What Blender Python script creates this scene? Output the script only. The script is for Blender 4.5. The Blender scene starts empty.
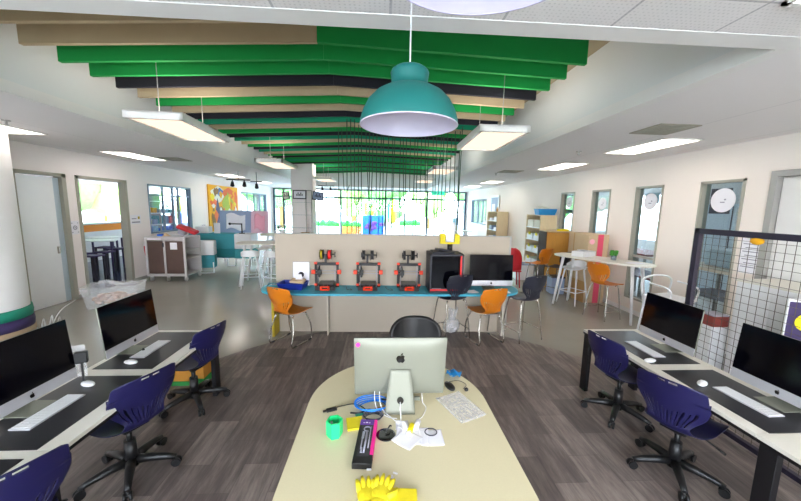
import bpy, bmesh, math, random
from mathutils import Vector, Matrix, Euler
random.seed(7)
PI=math.pi
SC=bpy.context.scene
COL=SC.collection
# ---------------------------------------------------------------- materials
def lin(c):
    return c/12.92 if c<=0.04045 else ((c+0.055)/1.055)**2.4
def rgb(h):
    h=h.lstrip('#'); return tuple(lin(int(h[i:i+2],16)/255) for i in (0,2,4))+(1.0,)
M={}
def mat(name,hexc,rough=0.5,metal=0.0,var=0.0,vscale=8.0,bump=0.0,bscale=60.0,emit=0.0,spec=0.5,coat=0.0,stretch=None):
    m=bpy.data.materials.new(name); m.use_nodes=True; M[name]=m
    nt=m.node_tree; N=nt.nodes; L=nt.links; p=N['Principled BSDF']
    p.inputs['Base Color'].default_value=rgb(hexc); p.inputs['Roughness'].default_value=rough
    p.inputs['Metallic'].default_value=metal; p.inputs['Specular IOR Level'].default_value=spec
    p.inputs['Coat Weight'].default_value=coat
    tc=N.new('ShaderNodeTexCoord')
    src=tc.outputs['Object']
    if stretch:
        mp=N.new('ShaderNodeMapping'); mp.inputs['Scale'].default_value=stretch; L.new(src,mp.inputs['Vector']); src=mp.outputs['Vector']
    n=N.new('ShaderNodeTexNoise'); n.inputs['Scale'].default_value=vscale; n.inputs['Detail'].default_value=5; L.new(src,n.inputs['Vector'])
    v=max(var,0.03)
    mx=N.new('ShaderNodeMix'); mx.data_type='RGBA'; c=rgb(hexc)
    mx.inputs['A'].default_value=tuple(x*(1-v) for x in c[:3])+(1,); mx.inputs['B'].default_value=tuple(min(1,x*(1+v)) for x in c[:3])+(1,)
    L.new(n.outputs['Fac'],mx.inputs['Factor']); L.new(mx.outputs['Result'],p.inputs['Base Color'])
    if bump>0:
        n2=N.new('ShaderNodeTexNoise'); n2.inputs['Scale'].default_value=bscale; n2.inputs['Detail'].default_value=3; L.new(src,n2.inputs['Vector'])
        b=N.new('ShaderNodeBump'); b.inputs['Strength'].default_value=bump; b.inputs['Distance'].default_value=0.01
        L.new(n2.outputs['Fac'],b.inputs['Height']); L.new(b.outputs['Normal'],p.inputs['Normal'])
    if emit>0:
        p.inputs['Emission Color'].default_value=rgb(hexc); p.inputs['Emission Strength'].default_value=emit
    return m
def glass(name,tint='#ffffff',alpha=0.12,rough=0.02):
    m=bpy.data.materials.new(name); m.use_nodes=True; M[name]=m
    nt=m.node_tree; N=nt.nodes; L=nt.links; N.remove(N['Principled BSDF'])
    out=N['Material Output']; t=N.new('ShaderNodeBsdfTransparent'); g=N.new('ShaderNodeBsdfGlossy'); g.inputs['Roughness'].default_value=rough
    t.inputs['Color'].default_value=rgb(tint)
    lw=N.new('ShaderNodeLayerWeight'); lw.inputs['Blend'].default_value=0.15
    ad=N.new('ShaderNodeMath'); ad.operation='MULTIPLY_ADD'; ad.inputs[1].default_value=0.6; ad.inputs[2].default_value=alpha*0.3; L.new(lw.outputs['Fresnel'],ad.inputs[0])
    mx=N.new('ShaderNodeMixShader'); L.new(ad.outputs[0],mx.inputs[0]); L.new(t.outputs[0],mx.inputs[1]); L.new(g.outputs[0],mx.inputs[2]); L.new(mx.outputs[0],out.inputs['Surface'])
    return m
def film(name,hexc,mixf=0.4,rough=0.5):
    "thin milky plastic: part see-through, part diffuse"
    m=bpy.data.materials.new(name); m.use_nodes=True; M[name]=m
    nt=m.node_tree; N=nt.nodes; L=nt.links; p=N['Principled BSDF']; out=N['Material Output']
    p.inputs['Base Color'].default_value=rgb(hexc); p.inputs['Roughness'].default_value=rough
    t=N.new('ShaderNodeBsdfTransparent'); mx=N.new('ShaderNodeMixShader'); mx.inputs[0].default_value=mixf
    n=N.new('ShaderNodeTexNoise'); n.inputs['Scale'].default_value=14
    r=N.new('ShaderNodeMath'); r.operation='MULTIPLY_ADD'; r.inputs[1].default_value=0.1; r.inputs[2].default_value=mixf-0.05; L.new(n.outputs['Fac'],r.inputs[0]); L.new(r.outputs[0],mx.inputs[0])
    L.new(t.outputs[0],mx.inputs[1]); L.new(p.outputs[0],mx.inputs[2]); L.new(mx.outputs[0],out.inputs['Surface'])
    return m

mat('wall','#f4ecea',0.8,var=0.03,vscale=1.5,bump=0.05,bscale=120)
mat('wall_warm','#f1e6dd',0.8,var=0.03,vscale=1.5)
mat('white_paint','#eceae8',0.6)
mat('void_wall','#e6e8e8',0.8,var=0.04,vscale=1.2)
mat('column_white','#e8e6e6',0.6)
mat('roof','#a89a80',0.8,var=0.06)
mat('white_plastic','#e8e8ea',0.35)
mat('white_laminate','#ddd9ce',0.45,var=0.03,vscale=120)
mat('table_laminate','#d6cba8',0.42,var=0.05,vscale=160)
mat('green_felt','#0a9140',0.9,var=0.06,vscale=6,bump=0.2,bscale=300)
mat('teal_felt','#0b8a62',0.9,var=0.06,vscale=6)
mat('beige_felt','#b7a585',0.9,var=0.08,vscale=6,bump=0.2,bscale=300)
mat('black_felt','#1c1c26',0.9,var=0.08)
mat('black_plastic','#121214',0.4,var=0.1)
mat('black_metal','#17161a',0.45,metal=0.2)
mat('mesh_wire','#4a4238',0.6)
mat('dark_purple_metal','#262033',0.45,metal=0.2)
mat('black_gloss','#050507',0.12,coat=0.5)
mat('screen_glass','#04040a',0.1,spec=0.22)
mat('navy_plastic','#171544',0.42,var=0.05)
mat('charcoal_plastic','#20222e',0.45,var=0.05)
mat('orange_plastic','#cc7412',0.42,var=0.04)
mat('red_plastic','#c01f2c',0.5)
mat('red_trim','#e01c1c',0.4)
mat('printer_orange','#f0401c',0.4)
mat('chrome','#b8b2aa',0.25,metal=0.9)
mat('aluminium','#86887c',0.5,metal=0.3,var=0.02)
mat('silver_light','#c9c9cf',0.35,metal=0.5)
mat('mat_black','#2a2a2e',0.35,var=0.08,vscale=20)
mat('teal_counter','#3aa0b8',0.45,var=0.04)
mat('teal_lamp','#056a66',0.55,var=0.04,vscale=3)
mat('lamp_inside','#cfc8dc',0.5)
mat('white_lamp_inside','#c9c0dd',0.5)
mat('partition','#b3a797',0.7,var=0.04,vscale=3)
mat('partition_edge','#c9bfb0',0.7)
mat('partition_dark','#a39a8b',0.7)
mat('yellow_panel','#b8a01c',0.6)
mat('yellow','#e8d400',0.55,var=0.05)
mat('yellow_soft','#e6d21c',0.7,var=0.1,vscale=20,bump=0.3,bscale=60)
mat('green_pot','#1fd07a',0.4)
mat('teal_dark','#1a7f86',0.6)
mat('teal_soft','#3d9aa6',0.7,var=0.05)
mat('teal_pale','#a9d6da',0.7)
mat('blue_tray','#1c2f9c',0.4)
mat('blue_bin','#1f86c8',0.45)
mat('blue_cable','#1479d8',0.45)
mat('paper','#eceaf0',0.7,var=0.02)
mat('grey_print','#9a98a4',0.8)
mat('dark_print','#3a3844',0.8)
mat('card_brown','#b98f5a',0.85,var=0.06,vscale=12)
mat('card_tan','#c6ab8a',0.85,var=0.06,vscale=12)
mat('pink_strip','#e0506e',0.7)
mat('box_orange','#c88a30',0.7,var=0.06)
mat('box_green','#2f9a48',0.7)
mat('wood_light','#dcc8a2',0.6,var=0.12,vscale=5,stretch=(8,8,1))
mat('wood_amber','#b98535',0.6,var=0.15,vscale=5,stretch=(8,8,1))
mat('wood_side','#b39153',0.6,var=0.1,vscale=5,stretch=(8,8,1))
mat('painted_inside_shade','#3a2a22',0.8)
mat('brown_panel','#5d4740',0.5,var=0.1)
mat('trolley_white','#c9c4c4',0.5)
mat('rubber','#1a1a1c',0.7)
mat('leaf','#3f8a2a',0.6,var=0.3,vscale=30)
mat('hedge','#5f9a48',0.8,var=0.4,vscale=6)
mat('hedge_pale','#9cc466',0.8,var=0.4,vscale=6)
mat('magenta','#e8208c',0.6)
mat('purple','#5a2c8c',0.5)
mat('purple_dark','#3b2d5c',0.6,var=0.15,vscale=9)
mat('tan_ring','#a88f74',0.7,var=0.15,vscale=9)
mat('teal_ring','#16876f',0.6,var=0.1)
mat('pale_blue','#a8cfe0',0.7)
mat('cord_green','#244a34',0.8)
mat('frame_grey','#a3a19c',0.5)
mat('frame_olive','#a5a295',0.6)
mat('frame_blue','#7d90a4',0.5)
mat('glazing_frame','#46586c',0.5)
mat('door_blue','#f6f9ff',0.4)
mat('orange_bench','#f09010',0.6)
mat('floor_dark','#4a5070',0.15)
mat('paint_yellow','#e8a810',0.7,var=0.1)
mat('paint_orange','#e0662a',0.7,var=0.1)
mat('paint_green','#a8b83c',0.7,var=0.3,vscale=20)
mat('paint_blue','#3f6ec0',0.7)
mat('paint_white','#e4e0d2',0.7)
mat('paint_brown','#8a6a3a',0.7,var=0.3)
mat('board_blue','#93a3c2',0.6,var=0.1,vscale=3)
mat('board_pink','#e2b8c8',0.6,var=0.1,vscale=3)
mat('pink_light','#f0a8bc',0.6)
mat('shred','#c89878',0.85,var=0.25,vscale=30,bump=0.6,bscale=40)
mat('tool_steel','#b0b0c0',0.4,metal=0.6)
mat('mural_blue','#1c66e0',0.7,var=0.5,vscale=5)
mat('mural_green','#2cc02c',0.7,var=0.4,vscale=7)
mat('mural_orange','#e08030',0.7,var=0.4,vscale=7)
mat('ground_pale','#cfcac0',0.9)
mat('exit_green','#1fae8c',0.5,emit=0.6)
mat('vent_grey','#a39f90',0.6)
mat('lamp_white','#efece8',0.5)
mat('cabinet_blue','#c6d6e2',0.5)
mat('room_grey','#d4d2d0',0.7)
mat('red_table','#8a3a34',0.6)
mat('card_box_print','#e8e4e0',0.6)
mat('cushion_grey','#77777c',0.85)
glass('window_glass','#f4fbff',0.1)
glass('side_glass','#e4eef2',0.15)
film('clear_plastic','#f6f8fc',0.22,0.2)
film('bag_plastic','#eeeeF4',0.3,0.25)
film('door_film','#ccdcf0',0.75,0.35)
def emitter(name,hexc,s):
    m=bpy.data.materials.new(name); m.use_nodes=True; M[name]=m
    nt=m.node_tree; N=nt.nodes; L=nt.links; N.remove(N['Principled BSDF'])
    e=N.new('ShaderNodeEmission'); e.inputs['Color'].default_value=rgb(hexc); e.inputs['Strength'].default_value=s
    L.new(e.outputs[0],N['Material Output'].inputs['Surface'])
LAMP=2.8
emitter('diffuser','#fff5ea',LAMP)
emitter('diffuser_pendant','#ffdcc0',LAMP*0.22)
# polished concrete
m=mat('concrete','#a09b92',0.2,var=0.1,vscale=1.3,spec=0.5)
nt=m.node_tree; N=nt.nodes; L=nt.links; p=N['Principled BSDF']
n=N.new('ShaderNodeTexNoise'); n.inputs['Scale'].default_value=2.4; n.inputs['Detail'].default_value=8
r=N.new('ShaderNodeMapRange'); r.inputs['To Min'].default_value=0.1; r.inputs['To Max'].default_value=0.24
L.new(n.outputs['Fac'],r.inputs['Value']); L.new(r.outputs['Result'],p.inputs['Roughness'])
# vinyl plank floor
m=bpy.data.materials.new('planks'); m.use_nodes=True; M['planks']=m
nt=m.node_tree; N=nt.nodes; L=nt.links; p=N['Principled BSDF']
tc=N.new('ShaderNodeTexCoord'); mp=N.new('ShaderNodeMapping'); mp.inputs['Rotation'].default_value=(0,0,PI/2); L.new(tc.outputs['Object'],mp.inputs['Vector'])
br=N.new('ShaderNodeTexBrick'); br.inputs['Scale'].default_value=1; br.inputs['Brick Width'].default_value=0.5; br.inputs['Row Height'].default_value=0.25
br.inputs['Mortar Size'].default_value=0.0015; br.inputs['Color1'].default_value=(0,0,0,1); br.inputs['Color2'].default_value=(1,1,1,1); br.inputs['Mortar'].default_value=(0.1,0.1,0.1,1); br.inputs['Bias'].default_value=0.0
L.new(mp.outputs['Vector'],br.inputs['Vector'])
mp2=N.new('ShaderNodeMapping'); mp2.inputs['Scale'].default_value=(17,2.0,1); L.new(tc.outputs['Object'],mp2.inputs['Vector'])
no=N.new('ShaderNodeTexNoise'); no.inputs['Scale'].default_value=1.0; no.inputs['Detail'].default_value=6; no.inputs['Roughness'].default_value=0.7; L.new(mp2.outputs['Vector'],no.inputs['Vector'])
ma=N.new('ShaderNodeMix'); ma.data_type='FLOAT'; ma.inputs['Factor'].default_value=0.78; L.new(br.outputs['Color'],ma.inputs['A']); L.new(no.outputs['Fac'],ma.inputs['B'])
cr=N.new('ShaderNodeValToRGB'); e=cr.color_ramp.elements; e[0].position=0.24; e[0].color=rgb('#3d3634'); e[1].position=0.75; e[1].color=rgb('#9d8f86')
x=e.new(0.5); x.color=rgb('#695d59')
L.new(ma.outputs['Result'],cr.inputs['Fac']); L.new(cr.outputs['Color'],p.inputs['Base Color']); p.inputs['Roughness'].default_value=0.5
# ceiling tile
m=bpy.data.materials.new('ceiling_tile'); m.use_nodes=True; M['ceiling_tile']=m
nt=m.node_tree; N=nt.nodes; L=nt.links; p=N['Principled BSDF']; p.inputs['Roughness'].default_value=0.85
tc=N.new('ShaderNodeTexCoord'); mp=N.new('ShaderNodeMapping'); mp.inputs['Location'].default_value=(-0.03+0.57*20,-1.50+0.6*20,0); L.new(tc.outputs['Object'],mp.inputs['Vector'])
br=N.new('ShaderNodeTexBrick'); br.offset=0.0; br.inputs['Scale'].default_value=1; br.inputs['Brick Width'].default_value=0.57; br.inputs['Row Height'].default_value=0.6
br.inputs['Mortar Size'].default_value=0.007; br.inputs['Mortar Smooth'].default_value=0.2
br.inputs['Color1'].default_value=rgb('#eeeaea'); br.inputs['Color2'].default_value=rgb('#ebe7e7'); br.inputs['Mortar'].default_value=rgb('#c6c3c6')
L.new(mp.outputs['Vector'],br.inputs['Vector'])
vo=N.new('ShaderNodeTexVoronoi'); vo.inputs['Scale'].default_value=42; vo.inputs['Randomness'].default_value=0.15; L.new(tc.outputs['Object'],vo.inputs['Vector'])
rr=N.new('ShaderNodeMapRange'); rr.inputs['From Min'].default_value=0.12; rr.inputs['From Max'].default_value=0.3; rr.inputs['To Min'].default_value=0.8; L.new(vo.outputs['Distance'],rr.inputs['Value'])
mu=N.new('ShaderNodeMix'); mu.data_type='RGBA'; mu.blend_type='MULTIPLY'; mu.inputs['Factor'].default_value=1.0; L.new(br.outputs['Color'],mu.inputs['A']); L.new(rr.outputs['Result'],mu.inputs['B'])
L.new(mu.outputs['Result'],p.inputs['Base Color'])

m2=M['ceiling_tile'].copy(); M['ceiling_plain']=m2; nt=m2.node_tree; N=nt.nodes
for q in list(N):
    if q.type=='TEX_BRICK': q.inputs['Row Height'].default_value=60.0; q.inputs['Brick Width'].default_value=1.14; q.inputs['Mortar Size'].default_value=0.004
    if q.type=='MAP_RANGE': q.inputs['To Min'].default_value=1.0
# ---------------------------------------------------------------- mesh builder
class MB:
    def __init__(s): s.bm=bmesh.new(); s.mats=[]; s.cur=0
    def use(s,name):
        if name not in s.mats: s.mats.append(name)
        s.cur=s.mats.index(name); return s
    def _tag(s,faces,smooth=False):
        for f in faces: f.material_index=s.cur; f.smooth=smooth
    def box(s,c,d,rot=(0,0,0),bev=0.0,seg=2,mtx=None):
        r=bmesh.ops.create_cube(s.bm,size=1.0); vs=r['verts']
        T=Matrix.Translation(c)@Euler(rot).to_matrix().to_4x4()@Matrix.Diagonal((d[0],d[1],d[2],1))
        if mtx: T=mtx@T
        bmesh.ops.transform(s.bm,matrix=T,verts=vs)
        fs=list({f for v in vs for f in v.link_faces}); s._tag(fs)
        if bev>0:
            es=list({e for v in vs for e in v.link_edges})
            r=bmesh.ops.bevel(s.bm,geom=es,offset=bev,segments=seg,profile=0.5,affect='EDGES',clamp_overlap=True)
            s._tag(r['faces'],True)
        return s
    def b2(s,x0,x1,y0,y1,z0,z1,bev=0.0): return s.box(((x0+x1)/2,(y0+y1)/2,(z0+z1)/2),(abs(x1-x0),abs(y1-y0),abs(z1-z0)),bev=bev)
    def cone(s,p0,p1,r0,r1=None,seg=16,cap=True):
        r1=r0 if r1 is None else r1; p0=Vector(p0); p1=Vector(p1); d=p1-p0
        r=bmesh.ops.create_cone(s.bm,cap_ends=cap,segments=seg,radius1=r0,radius2=r1,depth=d.length); vs=r['verts']
        T=Matrix.Translation((p0+p1)/2)@d.to_track_quat('Z','Y').to_matrix().to_4x4()
        bmesh.ops.transform(s.bm,matrix=T,verts=vs)
        fs={f for v in vs for f in v.link_faces}
        for f in fs: f.material_index=s.cur; f.smooth=len(f.verts)==4
        return s
    def tube(s,pts,r,seg=8,closed=False,rs=None):
        pts=[Vector(p) for p in pts]; n=len(pts); rings=[]; prev=None
        for i,p in enumerate(pts):
            if closed: t=(pts[(i+1)%n]-pts[i-1]).normalized()
            else: t=(pts[min(i+1,n-1)]-pts[max(i-1,0)]).normalized()
            if prev is None: a=t.orthogonal().normalized()
            else:
                a=prev-t*prev.dot(t)
                a=a.normalized() if a.length>1e-6 else t.orthogonal().normalized()
            prev=a; b=t.cross(a); rr=rs[i] if rs else r
            rings.append([s.bm.verts.new(p+(a*math.cos(2*PI*k/seg)+b*math.sin(2*PI*k/seg))*rr) for k in range(seg)])
        fs=[]
        for i in range(n if closed else n-1):
            A=rings[i]; B=rings[(i+1)%n]
            for k in range(seg): fs.append(s.bm.faces.new((A[k],A[(k+1)%seg],B[(k+1)%seg],B[k])))
        s._tag(fs,True)
        if not closed: s._tag([s.bm.faces.new(rings[0][::-1]),s.bm.faces.new(rings[-1])])
        return s
    def lathe(s,prof,c=(0,0,0),seg=40,close=False):
        rings=[]
        for (r,z) in prof:
            if r<1e-5: rings.append([s.bm.verts.new((c[0],c[1],c[2]+z))])
            else: rings.append([s.bm.verts.new((c[0]+r*math.cos(2*PI*k/seg),c[1]+r*math.sin(2*PI*k/seg),c[2]+z)) for k in range(seg)])
        fs=[]
        rng=len(rings) if close else len(rings)-1
        for i in range(rng):
            A=rings[i]; B=rings[(i+1)%len(rings)]
            for k in range(seg):
                k2=(k+1)%seg
                if len(A)==1 and len(B)==1: continue
                if len(A)==1: fs.append(s.bm.faces.new((A[0],B[k2],B[k])))
                elif len(B)==1: fs.append(s.bm.faces.new((A[k],A[k2],B[0])))
                else: fs.append(s.bm.faces.new((A[k],A[k2],B[k2],B[k])))
        s._tag(fs,True); return s
    def prism(s,poly,z0,z1,mtx=None,smooth=False):
        a=[s.bm.verts.new((x,y,z0)) for x,y in poly]; b=[s.bm.verts.new((x,y,z1)) for x,y in poly]; n=len(poly)
        fs=[s.bm.faces.new(a[::-1]),s.bm.faces.new(b)]; sd=[s.bm.faces.new((a[i],a[(i+1)%n],b[(i+1)%n],b[i])) for i in range(n)]
        if mtx: bmesh.ops.transform(s.bm,matrix=mtx,verts=a+b)
        s._tag(fs); s._tag(sd,smooth); return s
    def sph(s,c,r,sc=(1,1,1),sub=2,jit=0.0,rot=(0,0,0)):
        q=bmesh.ops.create_icosphere(s.bm,subdivisions=sub,radius=r); vs=q['verts']
        for v in vs:
            if jit: v.co*=1+random.uniform(-jit,jit)
        bmesh.ops.transform(s.bm,matrix=Matrix.Translation(c)@Euler(rot).to_matrix().to_4x4()@Matrix.Diagonal((*sc,1)),verts=vs)
        s._tag({f for v in vs for f in v.link_faces},True); return s
    def sheet(s,fn,nu,nv,th=0.0,skip=None):
        V=[[s.bm.verts.new(fn(i/nu,j/nv)) for i in range(nu+1)] for j in range(nv+1)]
        fs=[]
        for j in range(nv):
            for i in range(nu):
                if skip and skip((i+.5)/nu,(j+.5)/nv): continue
                fs.append(s.bm.faces.new((V[j][i],V[j][i+1],V[j+1][i+1],V[j+1][i])))
        s._tag(fs,True)
        lone=[v for row in V for v in row if not v.link_faces]
        if lone: bmesh.ops.delete(s.bm,geom=lone,context='VERTS')
        if th:
            s.bm.normal_update()
            r=bmesh.ops.solidify(s.bm,geom=fs,thickness=th)
            for g in r['geom']:
                if isinstance(g,bmesh.types.BMFace): g.material_index=s.cur; g.smooth=True
        return s
    def build(s,name,mname=None,parent=None,loc=None,rot=None):
        if mname and not s.mats: s.mats=[mname]
        bmesh.ops.recalc_face_normals(s.bm,faces=s.bm.faces)
        me=bpy.data.meshes.new(name); s.bm.to_mesh(me); s.bm.free()
        for q in (s.mats or ['white_plastic']): me.materials.append(M[q])
        o=bpy.data.objects.new(name,me); COL.objects.link(o)
        if parent: o.parent=parent
        if loc: o.location=loc
        if rot: o.rotation_euler=rot
        return o
def tag(o,label,cat,group=None,kind=None):
    if label: o['label']=label
    if cat: o['category']=cat
    if group: o['group']=group
    if kind: o['kind']=kind
    return o
def thing(name,label,cat,loc=(0,0,0),rz=0.0,group=None,rot=None):
    o=bpy.data.objects.new(name,None); COL.objects.link(o); o.empty_display_size=0.1
    o.location=loc; o.rotation_euler=rot if rot else (0,0,rz)
    return tag(o,label,cat,group)
def st(o): o['kind']='structure'; return o
def dup(root,loc,rz=None,label=None,group=None,rot=None):
    r=root.copy(); COL.objects.link(r); r.location=loc
    if rz is not None: r.rotation_euler=(0,0,rz)
    if rot is not None: r.rotation_euler=rot
    if label: r['label']=label
    if group: r['group']=group
    for ch in list(root.children):
        c=ch.copy(); COL.objects.link(c); c.parent=r
        for g in list(ch.children):
            d=g.copy(); COL.objects.link(d); d.parent=c
    return r
def arc(cx,cy,r,a0,a1,n): return [(cx+r*math.cos(a0+(a1-a0)*i/n),cy+r*math.sin(a0+(a1-a0)*i/n)) for i in range(n+1)]
def curve(pts,n=6):
    "Catmull-Rom through pts"
    P=[Vector(p) for p in pts]; P=[P[0]*2-P[1]]+P+[P[-1]*2-P[-2]]; out=[]
    for i in range(1,len(P)-2):
        for k in range(n):
            t=k/n; a,b,c,d=P[i-1],P[i],P[i+1],P[i+2]
            out.append(0.5*((2*b)+(c-a)*t+(2*a-5*b+4*c-d)*t*t+(3*b-a-3*c+d)*t**3))
    out.append(P[-2]); return out
ORD=['first','second','third','fourth','fifth','sixth','seventh','eighth','ninth','tenth','eleventh','twelfth','thirteenth','fourteenth','fifteenth','sixteenth','seventeenth','eighteenth','nineteenth','twentieth','twenty-first','twenty-second','twenty-third','twenty-fourth','twenty-fifth','twenty-sixth','twenty-seventh','twenty-eighth','twenty-ninth','thirtieth','thirty-first','thirty-second']
# ---------------------------------------------------------------- room shell
XL,XR,YF,YB,ZC=-6.0,4.8,18.2,-3.0,2.88
def grid_wall(name,axis,pos,th,a0,a1,z0,z1,holes,m):
    "wall slab with rectangular holes; axis 'x' = wall at x=pos running along y"
    mb=MB(); ac=sorted({a0,a1,*[h[0] for h in holes],*[h[1] for h in holes]}); zc=sorted({z0,z1,*[h[2] for h in holes],*[h[3] for h in holes]})
    for i in range(len(ac)-1):
        for j in range(len(zc)-1):
            ca=(ac[i]+ac[i+1])/2; cz=(zc[j]+zc[j+1])/2
            if any(h[0]<ca<h[1] and h[2]<cz<h[3] for h in holes): continue
            if axis=='x': mb.b2(pos,pos+th,ac[i],ac[i+1],zc[j],zc[j+1])
            else: mb.b2(ac[i],ac[i+1],pos,pos+th,zc[j],zc[j+1])
    return st(mb.build(name,m))
fl=MB().b2(XL-0.12,XR+0.12,YB,YF+0.2,-0.1,0).build('floor','concrete'); st(fl)
pk=MB().prism(arc(0.3,2.15,2.95,0,2*PI,96)[:-1],0.0,0.004).build('floor_planks','planks'); st(pk)
LH=[(5.73,6.53,0,2.38),(6.85,8.02,0,2.38),(8.77,10.65,1.12,2.40),(14.34,17.36,1.2,2.45)]
RH=[(2.70,3.75,0,2.40),(4.09,4.70,0.28,2.40),(5.35,5.96,0.28,2.40),(6.64,7.24,0.28,2.40),(7.92,8.53,0.28,2.40),(14.8,17.25,1.2,2.40)]
grid_wall('wall_left','x',XL,-0.12,YB,YF+0.2,0,ZC,LH,'wall')
grid_wall('wall_right','x',XR,0.12,YB,YF+0.2,0,ZC,RH,'wall_warm')
grid_wall('wall_far','y',YF,0.2,XL,XR,0,ZC,[(-5.9,4.72,0.0,2.84)],'wall')
grid_wall('wall_back','y',YB,-0.12,XL,XR,0,ZC,[(-4.6,-2.4,0.9,2.75),(-1.8,0.4,0.9,2.75),(1.0,3.2,0.9,2.75)],'wall')  # unseen window openings added here to let in light for the ceiling
# ceiling with the long opening over the middle of the room
OX0,OX1,OY0,OY1=-3.35,2.27,1.88,16.5
cb=MB()
cb.use('ceiling_tile').b2(XL-0.12,XR+0.12,YB-0.12,OY0,ZC,ZC+0.1); cb.use('ceiling_plain').b2(XL-0.12,OX0,OY0,OY1,ZC,ZC+0.1); cb.b2(OX1,XR+0.12,OY0,OY1,ZC,ZC+0.1); cb.b2(XL-0.12,XR+0.12,OY1,YF+0.2,ZC,ZC+0.1)
st(cb.build('ceiling','ceiling_tile'))
tb=MB().b2(OX0-0.13,OX1+0.09,OY0-0.13,OY0+0.004,ZC-0.003,ZC+0.104); st(tb.build('trim_1','white_paint'))
tb=MB().b2(OX1-0.004,OX1+0.09,OY0+0.005,OY1,ZC-0.003,ZC+0.104); st(tb.build('trim_2','white_paint'))
tb=MB().b2(OX0-0.03,OX0+0.004,OY0+0.005,OY1,ZC-0.004,ZC+0.104); st(tb.build('trim_3','white_paint'))
vw=MB(); vw.b2(OX0-0.1,OX0,OY0,OY1,ZC+0.1,4.0); vw.b2(OX1,OX1+0.1,OY0,OY1,ZC+0.1,4.0); vw.b2(OX0-0.1,OX1+0.1,OY1,OY1+0.1,ZC+0.1,4.0); vw.b2(OX0-0.1,OX1+0.1,OY0-0.1,OY0,ZC+0.1,4.0)
st(vw.build('wall_recess','void_wall'))
rf=MB(); RIDGE=-0.6
rf.prism([(OX0-0.1,3.62),(RIDGE,3.80),(OX1+0.1,3.62),(OX1+0.1,4.05),(OX0-0.1,4.05)],0,OY1-OY0+0.2,mtx=Matrix.Translation((0,OY1+0.1,0))@Matrix.Rotation(PI/2,4,'X'))
st(rf.build('ceiling_recess','roof'))
# white gable at the far end of the recess
gb=MB().prism([(OX0,3.05),(RIDGE,3.32),(OX1,3.05),(OX1,3.62),(OX0,3.62)],0,0.06,mtx=Matrix.Translation((0,14.6,0))@Matrix.Rotation(PI/2,4,'X'))
st(gb.build('wall_gable','white_paint'))
# skirting
for nm,x0,x1,segs in (('baseboard_left',XL,XL+0.012,[(YB,5.66),(6.6,6.79),(8.08,YF)]),('baseboard_right',XR-0.012,XR,[(YB,2.64),(3.81,YF)])):
    mb=MB()
    for a,b in segs: mb.b2(x0,x1,a,b,0,0.08)
    st(mb.build(nm,'frame_grey' if 'left' in nm else 'white_paint'))
# ---- windows
def win_x(name,wx,y0,y1,z0,z1,my=(),mz=(),fm='frame_grey',pane='side_glass',fw=0.035,depth=0.14):
    mb=MB(); s=1 if wx>0 else -1; xa=wx-s*0.012; xb=wx+s*0.125
    mb.b2(xa,xb,y0,y0+fw,z0,z1); mb.b2(xa,xb,y1-fw,y1,z0,z1); mb.b2(xa,xb,y0,y1,z1-fw,z1); mb.b2(xa,xb,y0,y1,z0,z0+fw)
    xm=wx+s*0.06
    for y in my: mb.b2(xm-0.025,xm+0.025,y-0.02,y+0.02,z0,z1)
    for z in mz: mb.b2(xm-0.03,xm+0.03,y0,y1,z-0.02,z+0.02)
    o=st(mb.build(name,fm)); st(MB().b2(xm-0.004,xm+0.004,y0+fw,y1-fw,z0+fw,z1-fw).build('pane',pane,o)); return o
win_x('window_1',XL,8.77,10.65,1.12,2.40,my=(9.42,9.85,10.1),mz=(2.12,),fm='frame_blue',pane='window_glass')
win_x('window_2',XL,14.34,17.36,1.2,2.45,my=(15.1,15.9,16.6),fm='frame_blue',pane='window_glass')
win_x('window_3',XR,4.09,4.70,0.28,2.40,mz=(1.10,),fm='frame_olive')
win_x('window_4',XR,5.35,5.96,0.28,2.40,mz=(1.10,),fm='frame_olive')
win_x('window_5',XR,6.64,7.24,0.28,2.40,mz=(1.10,),fm='frame_olive')
win_x('window_6',XR,7.92,8.53,0.28,2.40,mz=(1.10,),fm='frame_olive')
win_x('window_7',XR,14.8,17.25,1.2,2.40,my=(15.5,16.2),fm='frame_blue',pane='window_glass')
mb=MB(); ya,yb=YF-0.02,YF+0.1
for x in (-5.87,-5.36,-4.7,-2.27,0.2,2.52,4.29,4.69): mb.b2(x-0.05,x+0.05,ya,yb,0,2.84)
mb.b2(-5.9,4.72,ya,yb,2.78,2.84); mb.b2(-5.9,4.72,ya,yb,2.35,2.44); mb.b2(-5.9,4.72,ya,yb,0,0.08)
for x in (-4.3,-3.5,-1.4,-0.6,1.0,1.75): mb.b2(x-0.025,x+0.025,YF+0.01,YF+0.05,0.08,2.38)
o=st(mb.build('window_8','glazing_frame')); st(MB().b2(-5.85,4.66,YF+0.035,YF+0.045,0.08,2.78).build('pane','window_glass',o))
# ---- doors
mb=MB(); mb.b2(XL-0.13,XL+0.02,5.68,5.74,0,2.43); mb.b2(XL-0.13,XL+0.02,6.52,6.60,0,2.43); mb.b2(XL-0.13,XL+0.02,5.68,6.60,2.37,2.43)
d=st(mb.build('door_1','frame_olive'))
lf=st(MB().b2(XL-0.08,XL-0.035,5.75,6.40,0.01,2.35,bev=0.004).build('door_leaf','door_blue',d))
st(MB().b2(XL-0.07,XL-0.05,6.40,6.52,0.01,2.35).build('door_edge_strip','cabinet_blue',d))
h=MB().b2(XL-0.035,XL+0.0,6.34,6.37,0.95,1.08); st(h.build('door_handle','chrome',lf))
mb=MB(); mb.b2(XL-0.13,XL+0.02,6.80,6.86,0,2.43); mb.b2(XL-0.13,XL+0.02,8.01,8.08,0,2.43); mb.b2(XL-0.13,XL+0.02,6.80,8.08,2.37,2.43)
d=st(mb.build('door_2','frame_olive'))
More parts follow.
